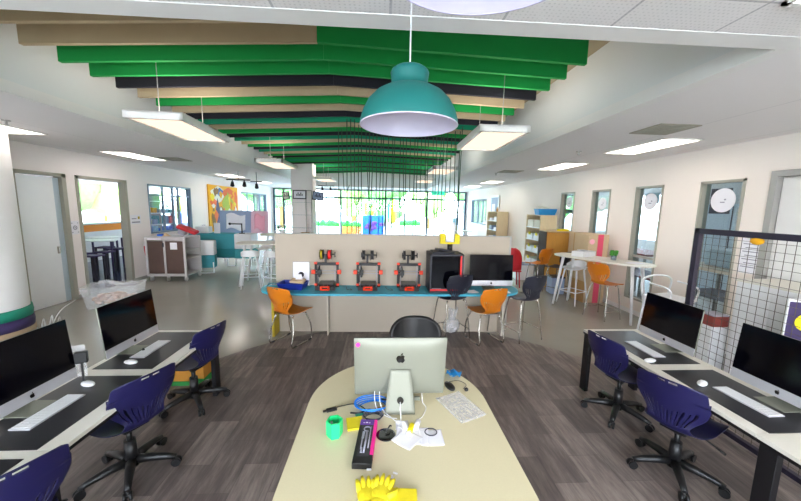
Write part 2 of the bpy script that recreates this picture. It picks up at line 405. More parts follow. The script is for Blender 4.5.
# the leaf of door 2 stands open into the next room
st(MB().b2(-0.04,0,-1.05,0,0.01,2.35,bev=0.004).build('door_leaf','door_film',d,loc=(XL-0.14,6.87,0),rot=(0,0,math.radians(-95))))
mb=MB(); mb.b2(XR-0.02,XR+0.115,2.64,2.71,0,2.39); mb.b2(XR-0.02,XR+0.115,3.74,3.81,0,2.39); mb.b2(XR-0.02,XR+0.115,2.64,3.81,2.39,2.46)
d=st(mb.build('door_3','frame_grey'))
mb=MB(); mb.b2(XR+0.05,XR+0.09,2.72,3.73,0.01,2.38)
lf=st(mb.build('door_leaf','white_paint',d)); st(MB().cone((XR+0.05,2.85,1.0),(XR-0.0,2.85,1.0),0.012).cone((XR-0.0,2.85,1.0),(XR-0.0,3.0,1.0),0.011).build('door_handle','chrome',lf))
# ---- neighbouring rooms behind the glass
mb=MB(); mb.b2(-12.5,XL-0.12,4.0,YF+0.2,-0.1,-0.002); st(mb.build('floor_left_room','floor_dark'))
mb=MB(); mb.b2(-12.5,XL-0.12,4.0,YF+0.2,ZC,ZC+0.1); mb.b2(XR+0.12,9.0,0.5,YF+0.2,ZC,ZC+0.1); st(mb.build('ceiling_side_rooms','white_paint'))
grid_wall('wall_left_room','x',-12.4,-0.12,4.0,YF+0.2,0,ZC,[(9.2,10.5,0.95,2.7),(10.8,13.2,0.95,2.7),(13.6,15.6,0.95,2.7),(15.9,17.9,0.95,2.7)],'wall')
grid_wall('wall_left_room_side','y',YF,0.2,-12.5,XL-0.12,0,ZC,[(-12.0,-10.0,0.9,2.6),(-9.6,-7.0,0.9,2.6)],'wall')
grid_wall('wall_left_room_near','y',4.0,0.12,-12.5,XL-0.12,0,ZC,[],'wall')
win_x('window_9',-12.4,10.8,13.2,0.95,2.7,my=(11.6,12.4),fm='frame_blue',pane='window_glass')
mb=MB(); mb.b2(XR+0.12,9.0,0.5,YF+0.2,-0.1,-0.002); st(mb.build('floor_right_room','room_grey'))
grid_wall('wall_right_room','x',9.0,0.12,0.5,YF+0.2,0,ZC,[(9.8,12.5,1.0,2.5),(14.0,17.5,1.0,2.5)],'room_grey')
grid_wall('wall_right_room_near','y',0.5,0.12,XR+0.12,9.0,0,ZC,[],'room_grey')
grid_wall('wall_right_room_side','y',YF,0.2,XR+0.12,9.0,0,ZC,[],'room_grey')
# ---- outside
st(MB().b2(-70,60,-60,YB-0.2,-0.3,-0.06).build('ground_near','ground_pale'))
st(MB().b2(-70,60,YF+0.2,110,-0.3,-0.06).build('ground','ground_pale'))
st(MB().b2(-70,-12.6,YB-0.1,YF+0.2,-0.3,-0.06).build('ground_left','ground_pale'))
st(MB().b2(9.12,60,YB-0.1,YF+0.2,-0.3,-0.06).build('ground_right','ground_pale'))
def bush(loc,r,h,label,m='hedge',name='tree',trunk=True):
    t=thing(name,label,'tree' if name=='tree' else 'hedge',loc)
    mb=MB()
    for i in range(16):
        a=random.uniform(0,2*PI); q=random.uniform(0,r*0.7); zz=random.uniform(0.35,0.95)*h
        mb.sph((q*math.cos(a),q*math.sin(a),zz),r*random.uniform(0.35,0.55),sub=2,jit=0.12)
    mb.build('foliage',m,t)
    if trunk: MB().cone((0,0,0),(0,0,h*0.6),r*0.09,r*0.06).build('trunk','paint_brown',t)
for i,(x,y,r,h,mm,lb) in enumerate([(-9,30,3.0,6,'hedge','green tree outside the far glazing, furthest left beyond the column'),
    (0.2,34,2.6,4.6,'hedge','green tree outside the far glazing, behind the blue painted wall'),
    (4.4,31,2.2,5,'hedge_pale','pale yellow green tree outside the right part of the far glazing'),
    (-3.2,38,3.2,5,'hedge_pale','pale green tree outside the left part of the far glazing'),
    (9.5,30,3.2,6,'hedge','green tree outside at the right end of the far glazing'),
    (-20,20,3.2,6,'hedge','green tree outside seen through the far left window'),
    (-20,25,3.0,7,'hedge_pale','paler tree outside seen through the far left window'),
    (20,36,3.4,5,'hedge','rounded tree further away seen through the far right window')]):
    bush((x,y,-0.06),r,h,lb,mm)
def slab(name,cat,label,box,m,bev=0.01):
    x0,x1,y0,y1,z0,z1=box; o=MB().b2(0-(x1-x0)/2,(x1-x0)/2,0-(y1-y0)/2,(y1-y0)/2,0,z1-z0,bev).build(name,m,loc=((x0+x1)/2,(y0+y1)/2,z0)); return tag(o,label,cat)
# painted play walls and planters in the yard behind the far glass
def planter(label,x0,x1,y,z1,m1,m2):
    t=thing('planter_box',label,'planter',((x0+x1)/2,y,-0.06)); w=x1-x0
    MB().b2(-w/2,w/2,-0.3,0.3,0.0,z1*0.5,0.02).build('box',m2,t)
    mb=MB(); k=int(w/0.22)
    for i in range(k): mb.sph((-w/2+0.15+i*(w-0.3)/max(1,k-1),random.uniform(-.1,.1),z1*0.5+0.1),0.2,(1,1,random.uniform(.8,1.8)),2,0.15)
    mb.build('plants',m1,t)
planter('long orange planter with bright green plants outside, left of the blue wall',-2.6,-1.35,21.0,1.4,'mural_green','mural_orange')
planter('low planter with green plants outside, right of the blue wall',1.2,2.6,21.6,1.6,'mural_green','paint_white')
planter('pale planter with green plants outside, far left behind the column',-4.6,-2.8,21.2,1.4,'mural_green','paint_white')
t=thing('painted_wall','bright blue painted low wall outside the middle of the far glazing','wall',(-0.55,20.6,-0.06))
MB().b2(-0.68,0.68,-0.08,0.08,0,1.45,0.02).build('panel','mural_blue',t)
mb=MB()
for i in range(9): mb.sph((random.uniform(-.5,.5),-0.1,random.uniform(.5,1.0)),0.14,(1.3,0.3,0.8),2,0.2)
mb.build('painted_blot','purple',t)
t=thing('closed_parasol','yellow closed parasol standing outside behind the blue wall','parasol',(0.75,21.6,-0.06))
MB().lathe([(0.02,0.9),(0.2,1.0),(0.16,1.8),(0.04,2.5),(0,2.55)],seg=14).build('canopy','yellow',t); MB().cone((0,0,0),(0,0,1.0),0.03).build('pole','white_plastic',t)
for i,(x,c,h,lb) in enumerate([(-1.2,'paint_orange',2.2,'orange'),(-0.75,'paint_yellow',2.0,'amber'),(0.55,'red_plastic',1.9,'red'),(0.35,'teal_dark',2.1,'teal'),(-0.35,'hedge',2.1,'green')]):
    t=thing('flag_banner',f'{lb} banner on a pole outside the middle of the far glazing','banner',(x,22.2,-0.06))
    MB().cone((0,0,0),(0,0,h+0.1),0.02,seg=8).build('pole','white_plastic',t); MB().box((0.09,0,h-0.4),(0.18,0.02,0.9),bev=0.005).build('cloth',c,t)

# ---------------------------------------------------------------- ceiling baffles
HL=2.51; FH=0.25
seq={0:('beige_felt','green_felt'),1:('green_felt',)*2,2:('green_felt',)*2,3:('black_felt',)*2,4:('beige_felt',)*2,5:('green_felt',)*2,6:('beige_felt',)*2,7:('black_felt',)*2,-1:('beige_felt','beige_felt'),-2:('beige_felt','beige_felt')}
cyc=['teal_felt','beige_felt','green_felt','black_felt']
CN={'beige_felt':'beige','green_felt':'emerald green','black_felt':'black','teal_felt':'sea green'}
for n_,k in enumerate(range(-2,33)):
    y=3.17+0.34*k; cm=seq.get(k) or (cyc[(k-8)%4],)*2
    if k>18: cm=(('green_felt','teal_felt','green_felt','black_felt')[k%4],)*2
    for side in ((0,) if k<0 else (0,1)):
        xe=RIDGE+(-HL if side==0 else HL); ze=3.25 if side==0 else 3.30; zr=3.38
        poly=[(xe,ze),(RIDGE-0.001,zr),(RIDGE-0.001,zr+FH),(xe,ze+FH)] if side==0 else [(RIDGE+0.001,zr),(xe,ze),(xe,ze+FH),(RIDGE+0.001,zr+FH)]
        sd='left' if side==0 else 'right'
        o=MB().prism(poly,-0.02,0.02,mtx=Matrix.Rotation(PI/2,4,'X')).build('ceiling_baffle',cm[side],loc=(0,y,0))
        pos=f'{ORD[n_]} from the front edge' if n_<32 else f'{ORD[34-n_]} from the far end'
        tag(o,f'{CN[cm[side]]} felt baffle, {sd} slope of the ceiling recess, {pos}','ceiling baffle','felt baffles hanging in the ceiling recess')

# ---------------------------------------------------------------- lights
def troffer(x0,x1,y0,y1,label):
    t=thing('ceiling_light',label,'ceiling light',((x0+x1)/2,(y0+y1)/2,ZC),0,'recessed ceiling lights'); w=(x1-x0)/2; l=(y1-y0)/2
    mb=MB()
    for a in ((-w,-w+.025,-l,l),(w-.025,w,-l,l),(-w,w,-l,-l+.025),(-w,w,l-.025,l),(-.012,.012,-l,l)): mb.b2(*a,-0.014,0.0)
    mb.build('frame','lamp_white',t); MB().b2(-w+.02,w-.02,-l+.02,l-.02,-0.008,0).build('diffuser','diffuser',t)
    return t
for i,y in enumerate((-2.3,-0.1,4.1,6.42,10.9,13.4)):  # nearest lamps are out of view, added to light the front
    troffer(3.6,4.14,y,y+1.18,f'recessed ceiling light over the right side of the room, {ORD[i]} from the added near end')
for i,y in enumerate((-2.3,-0.1,3.98,6.65,10.9,13.8)):  # unseen near-end lamps added on this side too, to light the foreground
    troffer(-5.4,-4.84,y,y+1.18,f'recessed ceiling light over the left side of the room, {ORD[i]} from the added near end')
troffer(1.79,2.33,0.36,1.50,'recessed ceiling light at the top right corner, before the green baffles')
def pendant_box(x,y,z,label,l=1.17,w=0.56,rz=0.0,ztop=3.62):
    t=thing('suspended_light',label,'suspended light',(x,y,z),rz,'suspended box lights in the ceiling recess')
    mb=MB()
    for a in ((-w/2,-w/2+.035,-l/2,l/2),(w/2-.035,w/2,-l/2,l/2),(-w/2,w/2,-l/2,-l/2+.035),(-w/2,w/2,l/2-.035,l/2)): mb.b2(*a,0,0.075)
    mb.b2(-w/2,w/2,-l/2,l/2,0.06,0.075)
    mb.build('housing','lamp_white',t); MB().b2(-w/2+.035,w/2-.035,-l/2+.035,l/2-.035,0.012,0.02).build('diffuser','diffuser_pendant',t); MB().b2(-w/2+.03,w/2-.03,-l/2+.03,l/2-.03,0.0751,0.080).build('added_uplight','diffuser',t)  # glowing top sheet added to brighten the recess above
    for s in (-1,1): MB().cone((0,s*l*0.4,0.075),(0,s*l*0.4,ztop-z),0.004,seg=6).build('cable','frame_grey',t)
    return t
pendant_box(-2.33,4.1,2.76,'suspended box light left of the room, nearest of the left row',rz=0.06)
pendant_box(1.33,4.15,2.76,'suspended box light right of the teal pendant lamp, nearest of the right row',rz=-0.02)
pendant_box(-2.30,7.45,2.78,'suspended box light in the left row, just in front of the column',rz=0.0)
pendant_box(1.42,8.0,2.80,'suspended box light of the right row behind the nearest one')
pendant_box(1.42,11.1,2.80,'suspended box light of the right row above the far glazing')
pendant_box(-1.95,11.6,2.80,'suspended box light of the left row, right of the column')
def dome(loc,label,mo,mi,R=0.235,cord=0.9,hz=1.0):
    t=thing('pendant_lamp',label,'pendant lamp',loc,0)
    s=R/0.235
    pr_=[(a,b*hz) for a,b in [(0.235,0),(0.234,0.02),(0.222,0.055),(0.198,0.095),(0.165,0.126),(0.125,0.146),(0.096,0.153),(0.089,0.16),(0.087,0.18),(0.09,0.2),(0.092,0.212),(0.086,0.222),(0.07,0.232),(0.03,0.237),(0,0.238)]]
    MB().lathe([(a*s,b*s) for a,b in pr_],seg=64).build('shade',mo,t)
    MB().lathe([((a-0.003)*s if a>0.003 else 0,(b-0.003)*s if b>0 else 0) for a,b in pr_],seg=64).build('shade_lining',mi,t)
    MB().tube([(R*math.cos(a)*0.997,R*math.sin(a)*0.997,0.0) for a in [2*PI*i/64 for i in range(64)]],0.003,6,closed=True).build('rim',mi,t)
    MB().lathe([(0,0.10),(0.018,0.104),(0.026,0.12),(0.026,0.14),(0.018,0.16),(0.015,0.18),(0.015,0.22),(0,0.22)],seg=20).build('bulb','lamp_white',t)
    MB().cone((0,0,0.235*s),(0,0,cord),0.0035,seg=8).build('cord','white_plastic',t)
    return t
dome((0.122,1.6,2.315),'teal dome pendant lamp with pale inside hanging in the centre','teal_lamp','lamp_inside',cord=ZC-2.315,R=0.23,hz=1.13)
dome((0.19,0.615,2.40),'white dome pendant lamp cut off at the top edge of the view','white_plastic','white_lamp_inside',R=0.235,cord=ZC-2.40)
# vents, sprinklers, exit sign, track spots
def vent(x0,x1,y0,y1,lb):
    t=thing('ceiling_vent',lb,'vent',((x0+x1)/2,(y0+y1)/2,ZC),0,'square ceiling vents'); w=(x1-x0)/2; l=(y1-y0)/2
    MB().b2(-w,w,-l,l,-0.012,0,0.003).build('frame','vent_grey',t); mb=MB()
    for i in range(1,5): q=i/5; mb.tube([(-w*q,-l*q,-0.013),(w*q,-l*q,-0.013),(w*q,l*q,-0.013),(-w*q,l*q,-0.013)],0.006,4,closed=True)
    mb.build('slats','frame_olive',t)
vent(2.98,3.45,3.46,3.92,'square grey ceiling vent beside the nearest right ceiling light')
vent(2.95,3.45,7.9,8.4,'square grey ceiling vent further back on the right side')
vent(-4.75,-4.3,7.3,7.8,'square grey ceiling vent on the left side beyond the second ceiling light')
def sprinkler(x,y,lb):
    t=thing('sprinkler_head',lb,'sprinkler',(x,y,ZC),0,'sprinkler heads'); MB().cone((0,0,-0.008),(0,0,0),0.04,seg=16).build('plate','frame_grey',t)
    MB().cone((0,0,-0.05),(0,0,-0.008),0.012).cone((0,0,-0.056),(0,0,-0.05),0.025,seg=12).build('nozzle','frame_grey',t)
sprinkler(-4.55,4.35,'small grey sprinkler beside the nearest light on the left ceiling')
sprinkler(3.15,5.2,'small grey sprinkler beside the nearest light on the right ceiling')
sprinkler(3.0,8.6,'small grey sprinkler further back on the right ceiling')
t=thing('exit_sign','small green exit sign above the far glazing','sign',(3.05,YF-0.35,2.64)); MB().box((0,0,0.1),(0.72,0.05,0.2),bev=0.01).build('panel','exit_green',t)
mb=MB(); 
mb.sph((-0.05,-0.03,0.16),0.018,(1,0.3,1)); mb.box((-0.04,-0.03,0.11),(0.03,0.01,0.08),rot=(0,0.3,0)); mb.box((-0.01,-0.03,0.06),(0.02,0.01,0.08),rot=(0,-0.5,0)); mb.box((-0.07,-0.03,0.06),(0.02,0.01,0.08),rot=(0,0.6,0)); mb.box((0.15,-0.03,0.1),(0.12,0.01,0.025)); mb.prism([(0.24,0.1),(0.2,0.14),(0.2,0.06)],0.026,0.034,mtx=Matrix.Rotation(PI/2,4,'X'))
mb.build('pictogram','paper',t); MB().cone((0,0,0.19),(0,0,0.24),0.008).build('bracket','frame_grey',t)
def spots(x,y,z,n,lb,sp=0.34):
    t=thing('track_light',lb,'track light',(x,y,z)); MB().b2(-sp*n/2,sp*n/2,-0.02,0.02,0,0.03).build('track','black_metal',t)
    MB().cone((0,0,0.03),(0,0,(ZC if x<-3.4 or y>16.5 else 3.6)-z),0.008,seg=8).build('hanger','black_metal',t)
    for i in range(n):
        px=-sp*n/2+sp*(i+0.5); hd=MB().cone((px,0,-0.05),(px+0.03,-0.08,-0.16),0.035,0.055).build('spotlight','black_metal',t); MB().cone((px,0,0),(px,0,-0.07),0.012,seg=8).build('arm','black_metal',hd)
spots(-4.2,9.9,2.62,2,'black track with two spotlights hanging near the yellow painting')
spots(-3.72,10.0,2.58,1,'single black spotlight hanging left of the column')
spots(-2.35,14.0,2.75,2,'black track with two spotlights right of the column, before the far glazing')
# ---------------------------------------------------------------- chairs
def shell_fn(hs):
    "moulded chair shell; local: seat front +Y, back -Y; hs = seat height"
    prof=[(0.245,-0.03,0.37),(0.23,-0.006,0.395),(0.14,0.0,0.41),(0.0,-0.012,0.40),(-0.10,-0.010,0.36),(-0.165,0.006,0.29),(-0.20,0.05,0.25),(-0.212,0.10,0.29),(-0.225,0.17,0.385),(-0.243,0.24,0.43),(-0.262,0.31,0.42),(-0.280,0.375,0.405),(-0.288,0.398,0.385)]
    P=curve([(a,b,c) for a,b,c in prof],5); n=len(P)-1
    def f(u,v):
        q=v*n; i=min(int(q),n-1); a=P[i].lerp(P[i+1],q-i); s=(u-0.5)*2
        w=a.z/2
        # rounded corners at seat front and back top
        y=a.x; z=a.y
        if v<0.12: w*=1-0.13*((0.12-v)/0.12)**2
        if v>0.93: w*=1-0.10*((v-0.93)/0.07)**2
        x=s*w
        back=max(0,min(1,(v-0.42)/0.25)); back=back*back*(3-2*back)
        y+=back*0.055*s*s; z+=(1-back)*0.022*s*s - back*0.018*abs(s)**3*(1 if v>0.8 else 0)
        return (x,y,z+hs)
    return f
def slots(u,v):
    s=(u-0.5)*2
    if 0.495<v<0.76:
        k=(s+1)/2*13
        fr=k-math.floor(k); idx=math.floor(k)
        if 1<=idx<=11 and 0.30<fr<0.68:
            vmax=0.755-0.10*(1-abs(s))-0.03*abs(s); vmin=0.50+0.03*abs(s)
            return vmin<v<vmax
    if 0.915<v<0.945 and 0.06<abs(s)<0.30: return True
    return False
def add_shell(hs,m,parent):
    o=MB().sheet(shell_fn(hs),65,78,th=0.006,skip=slots).build('shell',m,parent); return o
def swivel_chair(label,loc,rz,group=None):
    t=thing('swivel_chair',label,'chair',loc,rz,'blue swivel chairs at the computer desks')
    hs=0.415
    add_shell(hs,'navy_plastic',t)
    MB().box((0,0,hs-0.032),(0.16,0.2,0.03),bev=0.008).cone((0,-0.0,hs-0.09),(0,0,hs-0.04),0.03,0.045).build('seat_mount','black_plastic',t)
    MB().tube(curve([(0.04,0.02,hs-0.045),(0.12,0.03,hs-0.05),(0.2,0.035,hs-0.075)],4),0.006).box((0.225,0.037,hs-0.085),(0.06,0.02,0.012),rot=(0,0.35,0),bev=0.004).build('lever','black_plastic',t)
    MB().cone((0,0,0.20),(0,0,hs-0.06),0.018).cone((0,0,0.085),(0,0,0.26),0.042,0.034,24).build('gas_lift','black_plastic',t)
    hub=MB().lathe([(0,0.06),(0.045,0.06),(0.055,0.075),(0.055,0.105),(0.04,0.125),(0,0.125)],seg=24)
    hub.build('hub','black_plastic',t)
    for k in range(5):
        a=2*PI*k/5+0.3; c,s=math.cos(a),math.sin(a)
        mb=MB().tube([(c*q,s*q,z) for q,z in ((0.03,0.1),(0.12,0.098),(0.22,0.083),(0.275,0.068))],0.02,10,rs=[0.032,0.029,0.023,0.018])
        lg=mb.build('leg','black_plastic',t)
        px,py=c*0.275,s*0.275; dx,dy=-s,c
        cm=MB()
        for q in (-1,1): cm.cone((px+dx*q*0.008,py+dy*q*0.008,0.031),(px+dx*q*0.024,py+dy*q*0.024,0.031),0.030,seg=18)
        cm.box((px,py,0.042),(0.03,0.03,0.022),rot=(0,0,a),bev=0.006).cone((px,py,0.04),(px,py,0.07),0.008)
        cm.build('caster','black_plastic',lg)
    return t
def sled_legs(hs,m,t,w=0.2,foot=True):
    # two side frames: each one bent tube, front top -> front floor -> rear floor -> rear top
    for s in (-1,1):
        x=s*w
        path=curve([(s*(w-0.05),0.13,hs-0.03),(x,0.17,hs*0.6),(x,0.20,0.06)],5)+curve([(x,0.19,0.012),(x,0.0,0.012),(x,-0.19,0.012)],4)+curve([(x,-0.21,0.05),(x,-0.17,hs*0.5),(s*(w-0.05),-0.12,hs-0.03)],5)
        lg=MB().tube(path,0.0105,10).build('leg',m,t)
        cp=MB()
        for y in (0.15,-0.15): cp.tube([(x,y-0.03,0.012),(x,y+0.03,0.012)],0.0125,10)
        cp.build('foot_cap','rubber',lg)
    MB().tube([(-w+0.05,0.10,hs-0.022),(w-0.05,0.10,hs-0.022)],0.009).tube([(-w+0.05,-0.10,hs-0.022),(w-0.05,-0.10,hs-0.022)],0.009).build('crossbar',m,t)
def sled_chair(label,loc,rz,shell='orange_plastic',hs=0.45,group=None):
    t=thing('sled_chair',label,'chair',loc,rz,group); add_shell(hs,shell,t); sled_legs(hs,'chrome',t); return t
def high_stool(label,loc,rz,shell,hs=0.62,group=None,legm='chrome',leg4=True):
    t=thing('high_stool',label,'stool',loc,rz,group); add_shell(hs,shell,t)
    P={}
    for sx in (-1,1):
        for sy in (-1,1):
            a=(sx*0.13,sy*0.10,hs-0.03); b=(sx*0.215,sy*0.20,0.012)
            MB().tube(curve([a,(sx*0.165,sy*0.135,hs-0.06),b],5),0.0095,10).build('leg',legm,t)
    z=0.17; q=0.205; r=0.19
    MB().tube([(-q,r,z),(q,r,z)],0.007).tube([(-q,-r,z),(-q,r,z)],0.007).tube([(q,-r,z),(q,r,z)],0.007).build('footrest',legm,t)
    return t
L1=swivel_chair('navy swivel chair at the left desk, in front of the nearer monitor',(-1.765,2.20,0.004),math.radians(68))
dup(L1,(-1.80,3.05,0.004),math.radians(76),'navy swivel chair at the far end of the left desk, over the orange box')
dup(L1,(-1.77,1.42,0.004),math.radians(62),'navy swivel chair cut off at the bottom left corner')
dup(L1,(2.27,2.75,0.004),math.radians(-80),'navy swivel chair at the far end of the right desk')
dup(L1,(2.19,2.06,0.004),math.radians(-66),'navy swivel chair in front of the nearer monitor on the right desk')
# orange sled chairs and black stools at the teal counter
o1=sled_chair('orange shell chair on a chrome sled frame at the left end of the teal counter',(-1.27,4.50,0),math.radians(-28))
o2=dup(o1,(1.53,4.52,0.0),math.radians(16),'orange shell chair on a chrome sled frame between two dark stools')
s1=high_stool('dark shell stool on tall chrome legs before the black 3D printer cabinet',(1.05,4.62,0.0),math.radians(20),'charcoal_plastic',hs=0.62)
s2=dup(s1,(2.13,4.60,0.0),math.radians(20),'dark shell stool on tall chrome legs at the right end of the counter')
tag(MB().lathe([(0,0),(0.13,0),(0.15,0.012),(0.145,0.028),(0.1,0.035),(0,0.036)],seg=30).build('seat_cushion','cushion_grey',loc=(2.12,4.64,0.618)),'round grey cushion lying on the dark stool at the right counter end','cushion')
# white-room stools and chairs on the right
o3=high_stool('orange shell stool on tall chrome legs at the white high table',(4.03,5.50,0),math.radians(-72),'orange_plastic',hs=0.64,group=None)
o4=high_stool('orange shell stool before the shelf with yellow labels',(3.76,7.45,0),math.radians(22),'orange_plastic',hs=0.66)
s3=dup(s1,(4.10,7.20,0),math.radians(25),'black shell stool on chrome legs before the wooden cabinet')
t=thing('red_chair','red plastic chair with a rounded back beside the partition end','chair',(3.28,7.9,0),math.radians(-12))
MB().sheet(lambda u,v:((u-.5)*0.46*math.sqrt(max(0.0,1-(max(0,v-0.35)/0.66)**2.4)),-0.2+0.10*((u-.5)*2)**2-0.06*v,0.44+v*0.56),18,18,th=0.012).build('backrest','red_plastic',t)
MB().box((0,0,0.42),(0.44,0.42,0.03),bev=0.012).build('seat','red_plastic',t)
for sx in (-1,1):
    for sy in (-1,1): MB().cone((sx*0.17,sy*0.16,0.41),(sx*0.2,sy*0.19,0),0.018,0.012).build('leg','red_plastic',t)
# black office chair behind the central table
t=thing('office_chair','black office chair with a rounded back behind the central computer','chair',(0.33,2.76,0.004),PI)
MB().sheet(lambda u,v:((u-.5)*0.50*(1-0.10*(2*v-1)**4),-0.18+0.09*((u-.5)*2)**2-0.05*v,0.50+v*0.40-0.07*abs(2*u-1)**4*(v)),20,16,th=0.035).build('backrest','black_plastic',t)
MB().box((0,0.02,0.45),(0.46,0.44,0.06),bev=0.025).build('seat','black_plastic',t); MB().tube([(0,-0.05,0.42),(0,-0.21,0.46),(0,-0.24,0.6)],0.02).build('back_support','black_plastic',t)
MB().cone((0,0,0.08),(0,0,0.42),0.03,0.02).build('gas_lift','black_plastic',t)
for k in range(5):
    a=2*PI*k/5; c,s=math.cos(a),math.sin(a); lg=MB().tube([(0,0,0.1),(c*0.27,s*0.27,0.07)],0.018).build('leg','black_plastic',t); MB().sph((c*0.27,s*0.27,0.027),0.027).build('caster','rubber',lg)

# ---------------------------------------------------------------- desks
DH=0.66
def desk(x0,x1,y0,y1,label,fx,grp='white topped computer desks on black frames'):
    t=thing('computer_desk',label,'desk',((x0+x1)/2,(y0+y1)/2,0),0,grp); w=(x1-x0)/2; l=(y1-y0)/2
    MB().b2(-w,w,-l+0.002,l-0.002,DH-0.025,DH,0.002).build('desktop','white_laminate',t)
    MB().b2(-w,w,-l+0.002,l-0.002,DH-0.045,DH-0.025).build('edge_rail','black_metal',t)
    for sx in (-1,1):
        MB().b2(sx*w-(0.04 if sx>0 else 0),sx*w+(0.04 if sx<0 else 0),l-0.11,l-0.02,0,DH-0.045,0.003).build('leg','black_metal',t)
    MB().b2((-w+0.02) if fx>0 else (w-0.05),(-w+0.05) if fx>0 else (w-0.02),-l,l,0.30,0.34).build('rear_rail','black_metal',t)
    return t
LB=[3.25,1.61,-0.03]
dn=['at the far end','nearest the camera']
for i in range(2):
    desk(-2.24,-1.64,LB[i+1],LB[i],f'white topped computer desk of the left row, {dn[i]}',1)
    desk(2.20,2.80,LB[i+1],LB[i],f'white topped computer desk of the right row, {dn[i]}',-1)
def mouse_mat(loc,w,l,label):
    return tag(MB().b2(-w/2,w/2,-l/2,l/2,0,0.003,0.001).build('desk_mat','mat_black',loc=loc),label,'desk mat','black desk mats')
for i,(y,q) in enumerate(((2.82,'far'),(1.98,'nearer'))):
    mouse_mat((-1.97,y,DH),0.44,0.74,f'dark desk mat under the keyboard of the {q} computer on the left desk')
    mouse_mat((2.50,y,DH),0.44,0.74,f'dark desk mat under the keyboard of the {q} computer on the right desk')
mouse_mat((-1.97,1.18,DH),0.44,0.74,'dark desk mat on the left desk at the bottom left edge')
# ---------------------------------------------------------------- all-in-one computers
def apple(s,m,parent,mtx,name='logo'):
    body=[(0,0.30),(0.12,0.36),(0.26,0.36),(0.40,0.26),(0.33,0.16),(0.32,0.03),(0.38,-0.08),(0.44,-0.13),(0.38,-0.28),(0.26,-0.44),(0.14,-0.46),(0,-0.41),(-0.14,-0.46),(-0.27,-0.42),(-0.40,-0.22),(-0.46,0.02),(-0.40,0.24),(-0.26,0.35),(-0.12,0.35)]
    leaf=[(0.0,0.40),(0.02,0.52),(0.10,0.62),(0.21,0.66),(0.20,0.54),(0.12,0.44)]
    mb=MB().prism([(x*s,y*s) for x,y in body],0,0.0012,mtx=mtx).prism([(x*s,y*s) for x,y in leaf],0,0.0012,mtx=mtx)
    return mb.build(name,m,parent)
def imac(label,loc,rz,tilt=0.09,W=0.585,bz=0.055,grp=None):
    "faces local -Y (screen side), stand foot at origin"
    t=thing('desktop_computer',label,'computer',loc,rz,grp)
    Hs=0.345*W/0.585; Ch=0.07*W/0.585; Ht=Hs+Ch
    R=Matrix.Translation((0,-0.035,bz))@Matrix.Rotation(-tilt,4,'X')
    # casing: thin rim bulging to the rear
    def bulge(u,v):
        x=(u-.5)*W; z=v*Ht; a=min(1,max(0,1-abs(2*u-1)**4)); b=min(1,max(0,1-abs(2*v-1)**4)); return R@Vector((x,0.008+0.030*(a*b)**0.7,z))
    mb=MB(); mb.sheet(bulge,28,22)
    mb.box((0,0.003,Ht/2),(W,0.010,Ht),bev=0.003,mtx=R)
    cs=mb.build('casing','aluminium',t)
    MB().box((0,-0.0035,Ch+Hs/2),(W-0.002,0.004,Hs),bev=0.0015,mtx=R).build('screen','screen_glass',t)
    MB().box((0,-0.003,Ch/2),(W-0.002,0.004,Ch-0.002),bev=0.0015,mtx=R).build('chin','silver_light',t)
    apple(0.030,'black_gloss',t,R@Matrix.Translation((0,-0.0062,Ch/2))@Matrix.Rotation(PI/2,4,'X'),'front_logo')
    apple(0.062*W/0.585,'black_gloss',t,R@Matrix.Translation((0,0.0405,Ht*0.70))@Matrix.Rotation(PI,4,'Z')@Matrix.Rotation(PI/2,4,'X'),'rear_logo')
    # stand: sloping neck and flat foot
    sw=0.088
    pl=[(-0.09,0.0),(0.085,0.0),(0.088,0.010),(0.038,0.21*W/0.585+bz*0.5),(0.024,0.21*W/0.585+bz*0.5),(0.074,0.010),(-0.09,0.006)]
    mb=MB()
    mb.b2(-sw,sw,-0.09,0.088,0,0.006,0.002)
    top=bz+0.19
    def neck(u,v): 
        w=sw*(1-0.30*min(1,v*1.1)**1.3); return ((u-.5)*2*w,0.088-0.052*v**0.8,0.004+v*(top-0.004))
    mb.sheet(neck,6,10,th=0.008); mb.build('stand','aluminium',t)
    MB().cone((0,0.075,0.085),(0,0.086,0.087),0.019,seg=20).build('cable_hole','black_gloss',t)
    return t
i1=imac('silver desktop computer with black screen at the far end of the left desk',(-2.15,2.79,DH),math.radians(90))
dup(i1,(-2.15,1.96,DH),math.radians(90),'silver desktop computer with black screen cut off at the left edge of the view')
dup(i1,(2.70,2.76,DH),math.radians(-90),'silver desktop computer with black screen at the far end of the right desk')
dup(i1,(2.70,1.88,DH),math.radians(-90),'silver desktop computer with purple reflections, cut off at the right edge')
CT=0.73
ic=imac('silver desktop computer seen from behind on the central white table',(0.12,1.83,CT),PI,tilt=0.16,W=0.545,bz=0.065)
MB().cone((0.248,0.0475,0.412),(0.248,0.0515,0.4125),0.0125,seg=20).build('pink_sticker','magenta',ic)
MB().tube([(-0.05+0.09,0.06,0.075),(0.11,0.05,0.075)],0.006).build('rear_ports','black_plastic',ic)
